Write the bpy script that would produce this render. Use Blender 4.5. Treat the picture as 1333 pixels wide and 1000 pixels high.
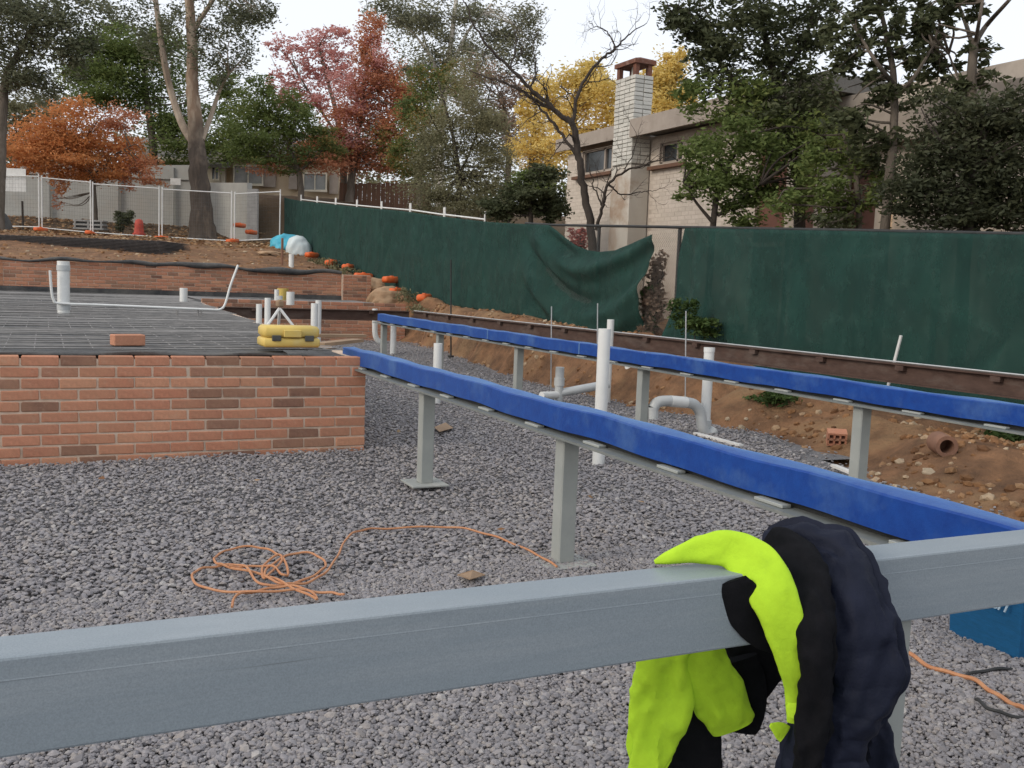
import bpy, bmesh, math, random
import numpy as np
from mathutils import Vector, Matrix
random.seed(7); rng = np.random.default_rng(7)
SC = bpy.context.scene; COL = SC.collection
for _o in list(bpy.data.objects): bpy.data.objects.remove(_o)
# ------------------------------------------------------------------ camera
CF, CX, CY, CH = 1285., 666.5, 500., 1.34
YAW, PITCH, ROLL = math.radians(25.4), math.radians(5.8), math.radians(2.2)
F = np.array([math.sin(YAW)*math.cos(PITCH), math.cos(YAW)*math.cos(PITCH), -math.sin(PITCH)])
_r = np.array([math.cos(YAW), -math.sin(YAW), 0.]); _u = np.cross(_r, F)
R = _r*math.cos(ROLL)+_u*math.sin(ROLL); U = -_r*math.sin(ROLL)+_u*math.cos(ROLL)
C0 = np.array([0, 0, CH])
cam = bpy.data.cameras.new('camera'); co = bpy.data.objects.new('camera', cam); COL.objects.link(co)
cam.sensor_width = 36; cam.lens = 36*CF/1333; cam.clip_end = 1500; cam.clip_start = .05
co.matrix_world = Matrix([[R[0], U[0], -F[0], 0], [R[1], U[1], -F[1], 0], [R[2], U[2], -F[2], CH], [0, 0, 0, 1]])
SC.camera = co
# ------------------------------------------------------------------ light
SUN_EL, SUN_ROT = math.radians(28), math.radians(262)
w = bpy.data.worlds.new('World'); SC.world = w; w.use_nodes = True
nt = w.node_tree; bg = nt.nodes['Background']; sky = nt.nodes.new('ShaderNodeTexSky')
sky.sky_type = 'NISHITA'; sky.sun_disc = False; sky.sun_elevation = SUN_EL; sky.sun_rotation = SUN_ROT
sky.air_density = 1.0; sky.dust_density = 2.5; sky.ozone_density = 1.0
_veil = nt.nodes.new('ShaderNodeMix'); _veil.data_type = 'RGBA'; _veil.inputs[0].default_value = .8      # thin even cloud over the blue
nt.links.new(sky.outputs[0], _veil.inputs[6]); _veil.inputs[7].default_value = (8.0, 8.2, 8.6, 1)
nt.links.new(_veil.outputs[2], bg.inputs[0]); bg.inputs[1].default_value = .12
sl = bpy.data.lights.new('sun', 'SUN'); sl.energy = 1.1; sl.angle = math.radians(20); sl.color = (1, .9, .78)
so = bpy.data.objects.new('sun', sl); COL.objects.link(so)
_s = Vector((math.sin(SUN_ROT)*math.cos(SUN_EL), math.cos(SUN_ROT)*math.cos(SUN_EL), math.sin(SUN_EL)))
so.rotation_euler = _s.to_track_quat('Z', 'Y').to_euler(); so.location = (0, 0, 30)
SC.view_settings.view_transform = 'Standard'; SC.view_settings.look = 'None'
SC.view_settings.gamma = 1; SC.view_settings.exposure = .25

# ------------------------------------------------------------------ placing helpers (photo measurements -> metres)
def ray(x, y): return (x-CX)/CF*R-(y-CY)/CF*U+F
def onz(x, y, z): d = ray(x, y); return C0+d*((z-CH)/d[2])
def onx(x, y, X): d = ray(x, y); return C0+d*(X/d[0])
def ony(x, y, Y): d = ray(x, y); return C0+d*(Y/d[1])
def atd(x, y, D): return C0+ray(x, y)*D
def lerp(a, b, t): return a+(b-a)*t
def sstep(a, b, x): t = np.clip((x-a)/(b-a), 0, 1); return t*t*(3-2*t)
def hash2(ix, iy, s): 
    n = (ix*374761393+iy*668265263+s*974711).astype(np.int64); n = (n ^ (n >> 13))*1274126177; n = n & 0x7fffffff
    return (n ^ (n >> 16)) % 10007/10007.
def vnoise(x, y, s=0):
    x = np.asarray(x, float); y = np.asarray(y, float)
    ix = np.floor(x).astype(np.int64); iy = np.floor(y).astype(np.int64); fx = x-ix; fy = y-iy
    fx = fx*fx*(3-2*fx); fy = fy*fy*(3-2*fy)
    return (hash2(ix, iy, s)*(1-fx)+hash2(ix+1, iy, s)*fx)*(1-fy)+(hash2(ix, iy+1, s)*(1-fx)+hash2(ix+1, iy+1, s)*fx)*fy-.5

# ------------------------------------------------------------------ materials
def _n(nt, t, **k):
    n = nt.nodes.new(t)
    for a, b in k.items(): setattr(n, a, b)
    return n
def _base(name):
    m = bpy.data.materials.new(name); m.use_nodes = True; nt = m.node_tree; return m, nt, nt.nodes['Principled BSDF']
def rgb(c): return (*c, 1)
def mix_col(nt, f, a, b):
    m = _n(nt, 'ShaderNodeMix', data_type='RGBA')
    for s, v in ((m.inputs[0], f), (m.inputs[6], a), (m.inputs[7], b)):
        if hasattr(v, 'is_linked'): nt.links.new(v, s)
        elif isinstance(v, tuple): s.default_value = rgb(v) if len(v) == 3 else v
        else: s.default_value = v
    return m.outputs[2]
def noise(nt, scale, detail=4, rough=.6, vec=None, stretch=None):
    n = _n(nt, 'ShaderNodeTexNoise'); n.inputs['Scale'].default_value = scale; n.inputs['Detail'].default_value = detail; n.inputs['Roughness'].default_value = rough
    if vec is None: vec = _n(nt, 'ShaderNodeTexCoord').outputs['Object']
    if stretch:
        mp = _n(nt, 'ShaderNodeMapping'); mp.inputs['Scale'].default_value = stretch; nt.links.new(vec, mp.inputs[0]); vec = mp.outputs[0]
    nt.links.new(vec, n.inputs['Vector']); return n.outputs['Fac']
def ramp(nt, f, lo, hi):
    r = _n(nt, 'ShaderNodeMapRange'); r.inputs['From Min'].default_value = lo; r.inputs['From Max'].default_value = hi; nt.links.new(f, r.inputs[0]); return r.outputs[0]
def bump(nt, b, f, strength, dist):
    n = _n(nt, 'ShaderNodeBump'); n.inputs['Strength'].default_value = strength; n.inputs['Distance'].default_value = dist
    nt.links.new(f, n.inputs['Height']); nt.links.new(n.outputs[0], b.inputs['Normal'])
def mat(name, c, c2=None, rough=.8, scale=8, lo=.35, hi=.65, metal=0, bmp=0, bscale=60, bdist=.01, stretch=None, spec=.3, c3=None, s3=2, l3=.5, h3=.7, rnd=0):
    m, nt, b = _base(name); c2 = c2 or tuple(v*.75 for v in c)
    col = mix_col(nt, ramp(nt, noise(nt, scale, 6, .65, stretch=stretch), lo, hi), c, c2)
    if c3: col = mix_col(nt, ramp(nt, noise(nt, s3, 5, .7, stretch=stretch), l3, h3), col, c3)
    if rnd:
        oi = _n(nt, 'ShaderNodeObjectInfo'); h = _n(nt, 'ShaderNodeHueSaturation'); nt.links.new(ramp(nt, oi.outputs['Random'], -.5/rnd+.5, .5/rnd+.5), h.inputs['Value'])
        mr = _n(nt, 'ShaderNodeMapRange'); mr.inputs['To Min'].default_value = 1-rnd; mr.inputs['To Max'].default_value = 1+rnd
        nt.links.new(oi.outputs['Random'], mr.inputs[0]); nt.links.new(mr.outputs[0], h.inputs['Value']); nt.links.new(col, h.inputs['Color']); col = h.outputs[0]
    nt.links.new(col, b.inputs['Base Color']); b.inputs['Roughness'].default_value = rough; b.inputs['Metallic'].default_value = metal; b.inputs['Specular IOR Level'].default_value = spec
    if bmp: bump(nt, b, noise(nt, bscale, 5, .7, stretch=stretch), bmp, bdist)
    return m
def mat_ramp(name, stops, src='Random', rough=.85, bmp=.4, bscale=80, bdist=.004, grain=.25, world_scale=None):
    """colour chosen per object / per loose piece, with grain on top"""
    m, nt, b = _base(name)
    if src == 'Random': f = _n(nt, 'ShaderNodeObjectInfo').outputs['Random']
    else: f = _n(nt, 'ShaderNodeNewGeometry').outputs['Random Per Island']
    if world_scale:
        g = _n(nt, 'ShaderNodeNewGeometry').outputs['Position']; n2 = noise(nt, world_scale, 2, .5, vec=g)
        a = _n(nt, 'ShaderNodeMath', operation='MULTIPLY_ADD'); nt.links.new(f, a.inputs[0]); a.inputs[1].default_value = .45
        s = ramp(nt, n2, .25, .8); ss = _n(nt, 'ShaderNodeMath', operation='MULTIPLY'); nt.links.new(s, ss.inputs[0]); ss.inputs[1].default_value = .55
        nt.links.new(ss.outputs[0], a.inputs[2]); f = a.outputs[0]
    cr = _n(nt, 'ShaderNodeValToRGB'); e = cr.color_ramp.elements
    while len(e) < len(stops): e.new(.5)
    for k, (p, c) in enumerate(stops): e[k].position = p; e[k].color = rgb(c)
    nt.links.new(f, cr.inputs[0]); col = cr.outputs[0]
    if grain:
        g2 = noise(nt, bscale*.6, 5, .75); mr = _n(nt, 'ShaderNodeMapRange'); mr.inputs['From Min'].default_value = .25; mr.inputs['From Max'].default_value = .75
        mr.inputs['To Min'].default_value = 1-grain; mr.inputs['To Max'].default_value = 1+grain; nt.links.new(g2, mr.inputs[0])
        h = _n(nt, 'ShaderNodeHueSaturation'); nt.links.new(mr.outputs[0], h.inputs['Value']); nt.links.new(col, h.inputs['Color']); col = h.outputs[0]
    nt.links.new(col, b.inputs['Base Color']); b.inputs['Roughness'].default_value = rough; b.inputs['Specular IOR Level'].default_value = .25
    if bmp: bump(nt, b, noise(nt, bscale, 5, .7), bmp, bdist)
    return m
def mat_leaf(name, stops, trans=.3, wscale=.45):
    m = mat_ramp(name, stops, src='Island', rough=.6, bmp=0, grain=0, world_scale=wscale); nt = m.node_tree; b = nt.nodes['Principled BSDF']
    b.inputs['Specular IOR Level'].default_value = .2
    t = _n(nt, 'ShaderNodeBsdfTranslucent'); nt.links.new(b.inputs['Base Color'].links[0].from_socket, t.inputs[0])
    mx = _n(nt, 'ShaderNodeMixShader'); mx.inputs[0].default_value = trans; nt.links.new(b.outputs[0], mx.inputs[1]); nt.links.new(t.outputs[0], mx.inputs[2])
    nt.links.new(mx.outputs[0], nt.nodes['Material Output'].inputs[0]); return m

# ------------------------------------------------------------------ object helpers
def tag(o, label=None, cat=None, group=None, kind=None):
    for k, v in (('label', label), ('category', cat), ('group', group), ('kind', kind)):
        if v: o[k] = v
    return o
ORG = {}
def thing(name, label, cat, loc=(0, 0, 0), group=None):
    o = bpy.data.objects.new(name, None); COL.objects.link(o); o.location = tuple(float(v) for v in loc); o.empty_display_size = .1
    ORG[o.name] = np.array(loc, float); return tag(o, label, cat, group)
class MB:
    def __init__(s): s.v = []; s.f = []; s.m = []; s.mi = 0
    def add(s, vs, fs):
        n = len(s.v); s.v += [tuple(float(c) for c in p) for p in vs]; s.f += [tuple(i+n for i in f) for f in fs]; s.m += [s.mi]*len(fs); return s
    def box(s, c, d, rz=0, ax=None, bev=0):
        c = np.asarray(c, float); h = np.asarray(d, float)/2
        if ax is None: ax = (np.array([math.cos(rz), math.sin(rz), 0]), np.array([-math.sin(rz), math.cos(rz), 0]), np.array([0, 0, 1.]))
        if not bev:
            vs = [c+ax[0]*x*h[0]+ax[1]*y*h[1]+ax[2]*z*h[2] for x in (-1, 1) for y in (-1, 1) for z in (-1, 1)]
            return s.add(vs, [(0, 1, 3, 2), (4, 6, 7, 5), (0, 4, 5, 1), (2, 3, 7, 6), (0, 2, 6, 4), (1, 5, 7, 3)])
        vs = []                     # chamfered box, 24 vertices
        for x in (-1, 1):
            for y in (-1, 1):
                for z in (-1, 1):
                    for k in range(3):
                        q = np.array([x*h[0], y*h[1], z*h[2]]); t = np.array([x, y, z])*bev; t[k] = 0; q = q-t
                        vs.append(c+ax[0]*q[0]+ax[1]*q[1]+ax[2]*q[2])
        I = lambda x, y, z, k: ((x > 0)*4+(y > 0)*2+(z > 0))*3+k
        fs = []
        for k in range(3):
            for sg in (-1, 1):
                o = [(a, b) for a, b in ((-1, -1), (1, -1), (1, 1), (-1, 1))]
                q = []
                for a, b in o:
                    p = [0, 0, 0]; p[k] = sg; p[(k+1) % 3] = a; p[(k+2) % 3] = b; q.append(I(*p, k))
                fs.append(tuple(q) if sg > 0 else tuple(q[::-1]))
        for k in range(3):          # edges along axis k
            i, j = (k+1) % 3, (k+2) % 3
            for a in (-1, 1):
                for b in (-1, 1):
                    p0 = [0, 0, 0]; p0[k] = -1; p0[i] = a; p0[j] = b; p1 = list(p0); p1[k] = 1
                    q = (I(*p0, i), I(*p0, j), I(*p1, j), I(*p1, i)); fs.append(q if a*b > 0 else q[::-1])
        for x in (-1, 1):
            for y in (-1, 1):
                for z in (-1, 1): q = tuple(I(x, y, z, k) for k in range(3)); fs.append(q if x*y*z > 0 else q[::-1])
        return s.add(vs, fs)
    def tube(s, pts, r, n=8, cap=True):
        P = np.asarray(pts, float); m = len(P); rr = np.full(m, r, float) if np.isscalar(r) else np.asarray(r, float)
        T = np.gradient(P, axis=0); T /= np.linalg.norm(T, axis=1)[:, None]+1e-12
        a = np.cross(T[0], [0, 0, 1.]); 
        if np.linalg.norm(a) < 1e-3: a = np.array([1., 0, 0])
        vs = []
        for i in range(m):
            a = a-T[i]*(a@T[i]); a /= np.linalg.norm(a)+1e-12; b = np.cross(T[i], a)
            for k in range(n): t = 2*math.pi*k/n; vs.append(P[i]+rr[i]*(a*math.cos(t)+b*math.sin(t)))
        fs = [(i*n+k, i*n+(k+1) % n, (i+1)*n+(k+1) % n, (i+1)*n+k) for i in range(m-1) for k in range(n)]
        if cap: fs += [tuple(range(n))[::-1], tuple(range((m-1)*n, m*n))]
        return s.add(vs, fs)
    def lathe(s, c, prof, n=16):
        vs = [(c[0]+r*math.cos(2*math.pi*k/n), c[1]+r*math.sin(2*math.pi*k/n), c[2]+z) for r, z in prof for k in range(n)]; m = len(prof)
        fs = [(i*n+k, i*n+(k+1) % n, (i+1)*n+(k+1) % n, (i+1)*n+k) for i in range(m-1) for k in range(n)]
        return s.add(vs, fs+[tuple(range(n))[::-1], tuple(range((m-1)*n, m*n))])
    def prism(s, prof, a, b, side, up=(0, 0, 1)):
        """closed profile (u along side, v along up) swept straight from a to b"""
        a = np.asarray(a, float); b = np.asarray(b, float); side = np.asarray(side, float); up = np.asarray(up, float); n = len(prof)
        vs = [p+side*u+up*v for p in (a, b) for u, v in prof]
        return s.add(vs, [(k, (k+1) % n, n+(k+1) % n, n+k) for k in range(n)]+[tuple(range(n))[::-1], tuple(range(n, 2*n))])
    def grid(s, P):
        P = np.asarray(P, float); a, b = P.shape[:2]
        return s.add(P.reshape(-1, 3), [(i*b+j, i*b+j+1, (i+1)*b+j+1, (i+1)*b+j) for i in range(a-1) for j in range(b-1)])
    def build(s, name, mt, parent=None, smooth=False, org=None):
        if org is None: org = ORG[parent.name] if parent is not None else np.zeros(3)
        me = bpy.data.meshes.new(name); me.from_pydata([tuple(np.asarray(p)-org) for p in s.v], [], s.f)
        for x in (mt if isinstance(mt, (list, tuple)) else [mt]): me.materials.append(x)
        if isinstance(mt, (list, tuple)): me.polygons.foreach_set('material_index', s.m)
        me.update()
        bm = bmesh.new(); bm.from_mesh(me); bmesh.ops.recalc_face_normals(bm, faces=bm.faces); bm.to_mesh(me); bm.free()
        if smooth: me.polygons.foreach_set('use_smooth', [True]*len(me.polygons)); me.set_sharp_from_angle(angle=math.radians(50))
        o = bpy.data.objects.new(name, me); COL.objects.link(o)
        if parent is not None: o.parent = parent; ORG[o.name] = org
        else: o.location = tuple(org); ORG[o.name] = org
        return o
def np_obj(name, V, Fq, mt, parent=None, smooth=False):
    V = np.asarray(V, np.float32); Fq = np.asarray(Fq, np.int32); org = ORG[parent.name] if parent is not None else np.zeros(3); V = V-org.astype(np.float32)
    me = bpy.data.meshes.new(name); me.vertices.add(len(V)); me.vertices.foreach_set('co', V.ravel()); k = Fq.shape[1]
    me.loops.add(Fq.size); me.loops.foreach_set('vertex_index', Fq.ravel()); me.polygons.add(len(Fq))
    me.polygons.foreach_set('loop_start', np.arange(0, Fq.size, k, dtype=np.int32)); 
    if smooth: me.polygons.foreach_set('use_smooth', np.ones(len(Fq), bool))
    me.materials.append(mt); me.update(calc_edges=True); me.validate()
    o = bpy.data.objects.new(name, me); COL.objects.link(o)
    if parent is not None: o.parent = parent; ORG[o.name] = org
    else: ORG[o.name] = org
    return o
def dup(root, loc, label=None, rz=None):
    r = root.copy(); COL.objects.link(r); r.location = tuple(float(v) for v in loc); ORG[r.name] = np.array(loc, float)
    if label: r['label'] = label
    if rz is not None: r.rotation_euler = (0, 0, rz)
    for ch in list(root.children):
        c = ch.copy(); COL.objects.link(c); c.parent = r
        for g in list(ch.children): d = g.copy(); COL.objects.link(d); d.parent = c
    return r
def spline(P, n=8):
    P = np.asarray(P, float); Q = np.vstack([2*P[0]-P[1], P, 2*P[-1]-P[-2]]); out = []
    for i in range(1, len(Q)-2):
        for t in np.linspace(0, 1, n, endpoint=False):
            p0, p1, p2, p3 = Q[i-1:i+3]; out.append(.5*((2*p1)+(p2-p0)*t+(2*p0-5*p1+4*p2-p3)*t*t+(3*p1-p0-3*p2+p3)*t**3))
    out.append(P[-1]); return np.array(out)

# ------------------------------------------------------------------ material set
M = {}
M['soil'] = mat('soil', (.29, .155, .08), (.13, .072, .04), .95, 3.5, bmp=.9, bscale=14, bdist=.06, c3=(.30, .19, .10), s3=.8)
M['litter'] = mat('ground_litter', (.11, .075, .04), (.06, .045, .03), .95, 5, bmp=.8, bscale=20, bdist=.05, c3=(.17, .12, .07), s3=1.2)
M['gravel_bed'] = mat('gravel_bed', (.21, .205, .21), (.26, .255, .255), .9, 45, bmp=1, bscale=45, bdist=.03)
M['stone'] = mat_ramp('gravel_stone', [(0, (.19, .18, .185)), (.35, (.245, .235, .245)), (.65, (.285, .27, .275)), (.9, (.28, .255, .24)), (1, (.38, .365, .355))], rough=.8, bmp=.3, bscale=120, bdist=.003, grain=.2)
M['clod'] = mat_ramp('soil_clod', [(0, (.12, .06, .03)), (.5, (.25, .13, .06)), (.8, (.32, .2, .11)), (1, (.42, .34, .24))], rough=.95, bmp=.5, bscale=60)
M['brick'] = mat_ramp('red_brick', [(0, (.18, .095, .07)), (.16, (.31, .17, .115)), (.30, (.44, .20, .125)), (.55, (.49, .225, .14)), (.8, (.45, .195, .12)), (1, (.54, .275, .17))], rough=.9, bmp=.6, bscale=70, bdist=.004, grain=.22)
nt = M['brick'].node_tree; b = nt.nodes['Principled BSDF']; _src = b.inputs['Base Color'].links[0].from_socket; _pos = _n(nt, 'ShaderNodeNewGeometry').outputs['Position']   # mortar smears and dusty film
_sm = mix_col(nt, ramp(nt, noise(nt, 14, 6, .8, vec=_pos), .55, .75), _src, mix_col(nt, .5, _src, (.50, .37, .27))); _fm = _n(nt, 'ShaderNodeMath', operation='MULTIPLY'); nt.links.new(ramp(nt, noise(nt, 2.2, 4, .7, vec=_pos), .4, .75), _fm.inputs[0]); _fm.inputs[1].default_value = .45
nt.links.new(mix_col(nt, _fm.outputs[0], _sm, (.44, .25, .15)), b.inputs['Base Color'])
M['brick_far'] = mat_ramp('red_brick_loose', [(0, (.25, .11, .065)), (.5, (.40, .18, .10)), (1, (.44, .22, .13))], src='Island', bmp=.3)
M['mortar'] = mat('mortar', (.66, .52, .41), (.56, .41, .30), .95, 12, bmp=.6, bscale=90, bdist=.004, c3=(.45, .38, .3), s3=4)
M['membrane'] = mat('black_membrane', (.05, .052, .055), (.125, .12, .112), .6, 2.2, bmp=.7, bscale=6, bdist=.05, spec=.2)
M['bar'] = mat('reinforcing_steel', (.22, .215, .21), (.34, .325, .31), .6, 6, metal=.3)
M['bar_dark'] = mat('stacked_steel', (.055, .05, .05), (.085, .075, .07), .7, 6)
M['grey_paint'] = mat('grey_primer', (.235, .275, .305), (.205, .245, .275), .42, 2.2, bmp=.06, bscale=300, bdist=.001, stretch=(.35, 1, 6), c3=(.30, .335, .36), s3=2.2, l3=.45, h3=.75)
M['post_paint'] = mat('pale_grey_primer', (.33, .345, .325), (.27, .29, .275), .6, 5, bmp=.1, bscale=200, bdist=.001, c3=(.39, .39, .36), s3=2.5)
M['blue'] = mat('blue_coating', (.002, .036, .215), (.004, .052, .27), .55, 14, bmp=.35, bscale=45, bdist=.004, c3=(.07, .15, .33), s3=2.6, l3=.5, h3=.9, spec=.3)
_b = M['blue'].node_tree.nodes['Principled BSDF']; _b.inputs['Sheen Weight'].default_value = .45; _b.inputs['Sheen Roughness'].default_value = .35; _b.inputs['Sheen Tint'].default_value = (.35, .65, 1, 1)     # dusty film
M['flange'] = mat('dull_grey_primer', (.19, .205, .195), (.14, .155, .15), .6, 6, c3=(.27, .27, .25), s3=3)
M['blue_pale'] = mat('pale_blue_band', (.10, .19, .36), (.07, .15, .33), .6)
M['rust'] = mat('rusty_steel', (.062, .037, .029), (.095, .058, .045), .85, 7, bmp=.4, bscale=60, bdist=.004, c3=(.12, .09, .075), s3=2, stretch=(1, 1, 3))
M['pvc'] = mat('white_pvc', (.74, .75, .73), (.66, .67, .65), .35, 4, spec=.5)
M['pvc_grey'] = mat('grey_pvc', (.52, .54, .54), (.44, .46, .46), .4, 6, spec=.5)
M['galv'] = mat('galvanised_steel', (.55, .56, .56), (.45, .46, .47), .45, 10, metal=.4)
M['white_metal'] = mat('white_metal', (.72, .72, .70), (.62, .62, .6), .5, 6)
M['black_metal'] = mat('black_metal', (.025, .027, .027), (.04, .04, .04), .6, 6)
M['wire'] = mat('dull_wire', (.10, .10, .095), (.16, .16, .15), .6, 10, metal=.3)
M['shade'] = mat('green_shade_cloth', (.009, .036, .030), (.013, .052, .042), .9, 1.6, bmp=.5, bscale=220, bdist=.004, c3=(.032, .080, .066), s3=5, l3=.5, h3=.9)
M['clay_lump'] = mat('pale_clay', (.42, .29, .185), (.33, .21, .125), .95, 5, bmp=.6, bscale=18, bdist=.03)
nt = M['shade'].node_tree; b = nt.nodes['Principled BSDF']; _t = _n(nt, 'ShaderNodeBsdfTransparent'); _x = _n(nt, 'ShaderNodeMixShader')     # open knit: a little shows through
_mr = _n(nt, 'ShaderNodeMapRange'); _mr.inputs['From Min'].default_value = .3; _mr.inputs['From Max'].default_value = .75; _mr.inputs['To Min'].default_value = .05; _mr.inputs['To Max'].default_value = .24
nt.links.new(noise(nt, 2.4, 5, .75, stretch=(1, 1, .5)), _mr.inputs[0]); nt.links.new(_mr.outputs[0], _x.inputs[0]); nt.links.new(b.outputs[0], _x.inputs[1]); nt.links.new(_t.outputs[0], _x.inputs[2]); nt.links.new(_x.outputs[0], nt.nodes['Material Output'].inputs[0])
M['orange'] = mat('orange_plastic', (.72, .14, .035), (.60, .11, .03), .6, 5, c3=(.55, .25, .14), s3=6)
M['yellow_case'] = mat('yellow_plastic', (.66, .49, .14), (.58, .42, .11), .5, 4, c3=(.58, .46, .18), s3=5)
M['dark_latch'] = mat('dark_latch', (.05, .05, .05), (.08, .08, .07), .6)
M['cord'] = mat('orange_cord', (.50, .25, .125), (.44, .19, .09), .55, 30)
M['tarp_blue'] = mat('blue_tarp', (.06, .36, .50), (.09, .46, .58), .45, 3)
M['tarp_white'] = mat('white_bag', (.62, .68, .68), (.5, .58, .6), .6, 5)
M['hivis'] = mat('hi_vis_yellow', (.44, .70, .03), (.37, .60, .025), .85, 16, bmp=.45, bscale=70, bdist=.004, c3=(.33, .54, .03), s3=18, l3=.6, h3=.85)
M['navy'] = mat('navy_nylon', (.005, .0075, .018), (.009, .012, .027), .7, 8, bmp=.5, bscale=40, bdist=.006, spec=.2)
M['black_cloth'] = mat('black_fleece', (.0055, .006, .0075), (.009, .009, .011), .95, 30, bmp=.5, bscale=300, bdist=.003, spec=.1)
M['bag_blue'] = mat('blue_fabric', (.006, .085, .20), (.008, .11, .26), .7, 20, bmp=.5, bscale=130, bdist=.003, stretch=(1, 1, 8))
M['white_print'] = mat('white_print', (.50, .62, .70), (.32, .45, .56), .7, 60)
M['bark'] = mat('grey_bark', (.15, .125, .10), (.085, .07, .055), .95, 6, bmp=.9, bscale=18, bdist=.04, stretch=(1, 1, .25), c3=(.24, .2, .165), s3=1.6)
M['bark_pale'] = mat('pale_bark', (.42, .35, .27), (.28, .22, .17), .8, 2.5, bmp=.4, bscale=10, bdist=.03, stretch=(1, 1, .4), c3=(.2, .15, .11), s3=1.4)
M['bark_white'] = mat('white_bark', (.55, .52, .46), (.42, .38, .33), .8, 2.5)
M['bark_dark'] = mat('dark_bark', (.06, .048, .04), (.04, .032, .026), .9, 7, bmp=.7, bscale=25, bdist=.02)
M['grey_wall'] = mat('grey_render', (.37, .37, .345), (.31, .31, .29), .9, 1.2, bmp=.3, bscale=9, bdist=.02, c3=(.35, .335, .30), s3=.7)
M['tan_wall'] = mat('tan_render', (.60, .49, .34), (.54, .43, .30), .9, 1.5)
M['cream'] = mat('cream_trim', (.62, .58, .48), (.56, .52, .42), .8, 3)
M['pink_wall'] = mat_ramp('painted_brick', [(0, (.50, .44, .375)), (.5, (.54, .475, .405)), (1, (.58, .51, .44))], src='Island', bmp=.3, bscale=40, grain=.12)
M['pink_plain'] = mat('painted_render', (.52, .455, .39), (.46, .40, .34), .9, 2, c3=(.31, .25, .2), s3=.8)
M['chim'] = mat_ramp('white_painted_brick', [(0, (.46, .45, .41)), (.5, (.55, .54, .49)), (1, (.60, .58, .53))], bmp=.4, bscale=60, grain=.12)
M['chim_base'] = mat('painted_chimney_base', (.55, .52, .46), (.49, .45, .39), .9, 2.2, bmp=.4, bscale=14, bdist=.01, c3=(.36, .27, .2), s3=.9, l3=.5, h3=.65)
M['chim_joint'] = mat('dirty_joint', (.16, .15, .13), (.25, .23, .2), .95, 10)
M['rust_cap'] = mat('rusted_cap', (.20, .085, .055), (.12, .06, .045), .9, 6, c3=(.3, .2, .16), s3=4)
M['roof_tile'] = mat('grey_roof', (.20, .185, .165), (.15, .14, .125), .9, 3, bmp=.5, bscale=12, bdist=.03)
M['fascia'] = mat('brown_fascia', (.36, .31, .265), (.30, .255, .215), .8, 4)
M['brown'] = mat('brown_timber', (.16, .085, .055), (.12, .065, .042), .75, 5, stretch=(1, 1, .2))
M['red_brown'] = mat('red_brown_blind', (.15, .065, .045), (.11, .05, .035), .7, 4)
M['glass'] = mat('dark_glass', (.03, .035, .04), (.045, .05, .055), .12, 2, spec=.6)
M['glass_pale'] = mat('curtained_glass', (.27, .28, .27), (.19, .2, .2), .2, 2, spec=.6)
M['red_plastic'] = mat('red_plastic', (.55, .09, .06), (.45, .07, .05), .6)
M['wood'] = mat('weathered_wood', (.33, .23, .15), (.25, .17, .11), .85, 4, stretch=(1, .2, 1))
M['clay'] = mat('clay_pipe', (.27, .145, .095), (.2, .11, .075), .9, 6, bmp=.3, bscale=40, bdist=.004)
M['deadleaf'] = mat_ramp('dead_leaf', [(0, (.16, .08, .04)), (.5, (.3, .17, .08)), (1, (.42, .3, .18))], src='Island')
M['concrete'] = mat('concrete', (.38, .37, .35), (.31, .30, .285), .9, 5, bmp=.3, bscale=40, bdist=.004)
L = {}
L['dark'] = mat_leaf('dark_green_leaf', [(0, (0.043, 0.053, 0.026)), (0.45, (0.074, 0.086, 0.042)), (0.8, (0.114, 0.126, 0.064)), (1, (0.18, 0.186, 0.099))], .35)
L['thicket'] = mat_leaf('thicket_leaf', [(0, (0.027, 0.034, 0.018)), (0.45, (0.048, 0.055, 0.029)), (0.8, (0.075, 0.083, 0.043)), (1, (0.138, 0.138, 0.078))], .3)
L['green'] = mat_leaf('green_leaf', [(0, (0.086, 0.118, 0.036)), (0.5, (0.143, 0.19, 0.057)), (0.85, (0.215, 0.236, 0.076)), (1, (0.286, 0.263, 0.107))], .4)
L['mid'] = mat_leaf('green_turning_leaf', [(0, (0.072, 0.108, 0.036)), (0.45, (0.12, 0.168, 0.054)), (0.62, (0.216, 0.186, 0.06)), (0.85, (0.408, 0.204, 0.072)), (1, (0.48, 0.228, 0.084))], .4)
L['grey'] = mat_leaf('grey_green_leaf', [(0, (0.125, 0.132, 0.088)), (0.5, (0.213, 0.216, 0.138)), (1, (0.338, 0.324, 0.22))], .4)
L['olive'] = mat_leaf('olive_leaf', [(0, (0.125, 0.12, 0.072)), (0.5, (0.206, 0.198, 0.11)), (1, (0.312, 0.288, 0.171))], .4)
L['orange'] = mat_leaf('orange_leaf', [(0, (0.324, 0.162, 0.064)), (0.4, (0.552, 0.236, 0.088)), (0.75, (0.696, 0.311, 0.12)), (1, (0.66, 0.23, 0.144))], .45, .6)
L['pink'] = mat_leaf('pink_red_leaf', [(0, (0.408, 0.189, 0.168)), (0.5, (0.6, 0.297, 0.266)), (1, (0.72, 0.446, 0.42))], .45)
L['russet'] = mat_leaf('russet_leaf', [(0, (0.312, 0.143, 0.081)), (0.5, (0.504, 0.208, 0.115)), (0.8, (0.576, 0.286, 0.149)), (1, (0.384, 0.299, 0.121))], .45)
L['yellow'] = mat_leaf('yellow_leaf', [(0, (0.462, 0.384, 0.136)), (0.5, (0.748, 0.576, 0.187)), (0.85, (0.85, 0.696, 0.289)), (1, (0.814, 0.504, 0.204))], .5)
L['brown'] = mat_leaf('brown_purple_leaf', [(0, (0.204, 0.144, 0.102)), (0.5, (0.324, 0.228, 0.168)), (1, (0.408, 0.312, 0.228))], .4)
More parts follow.
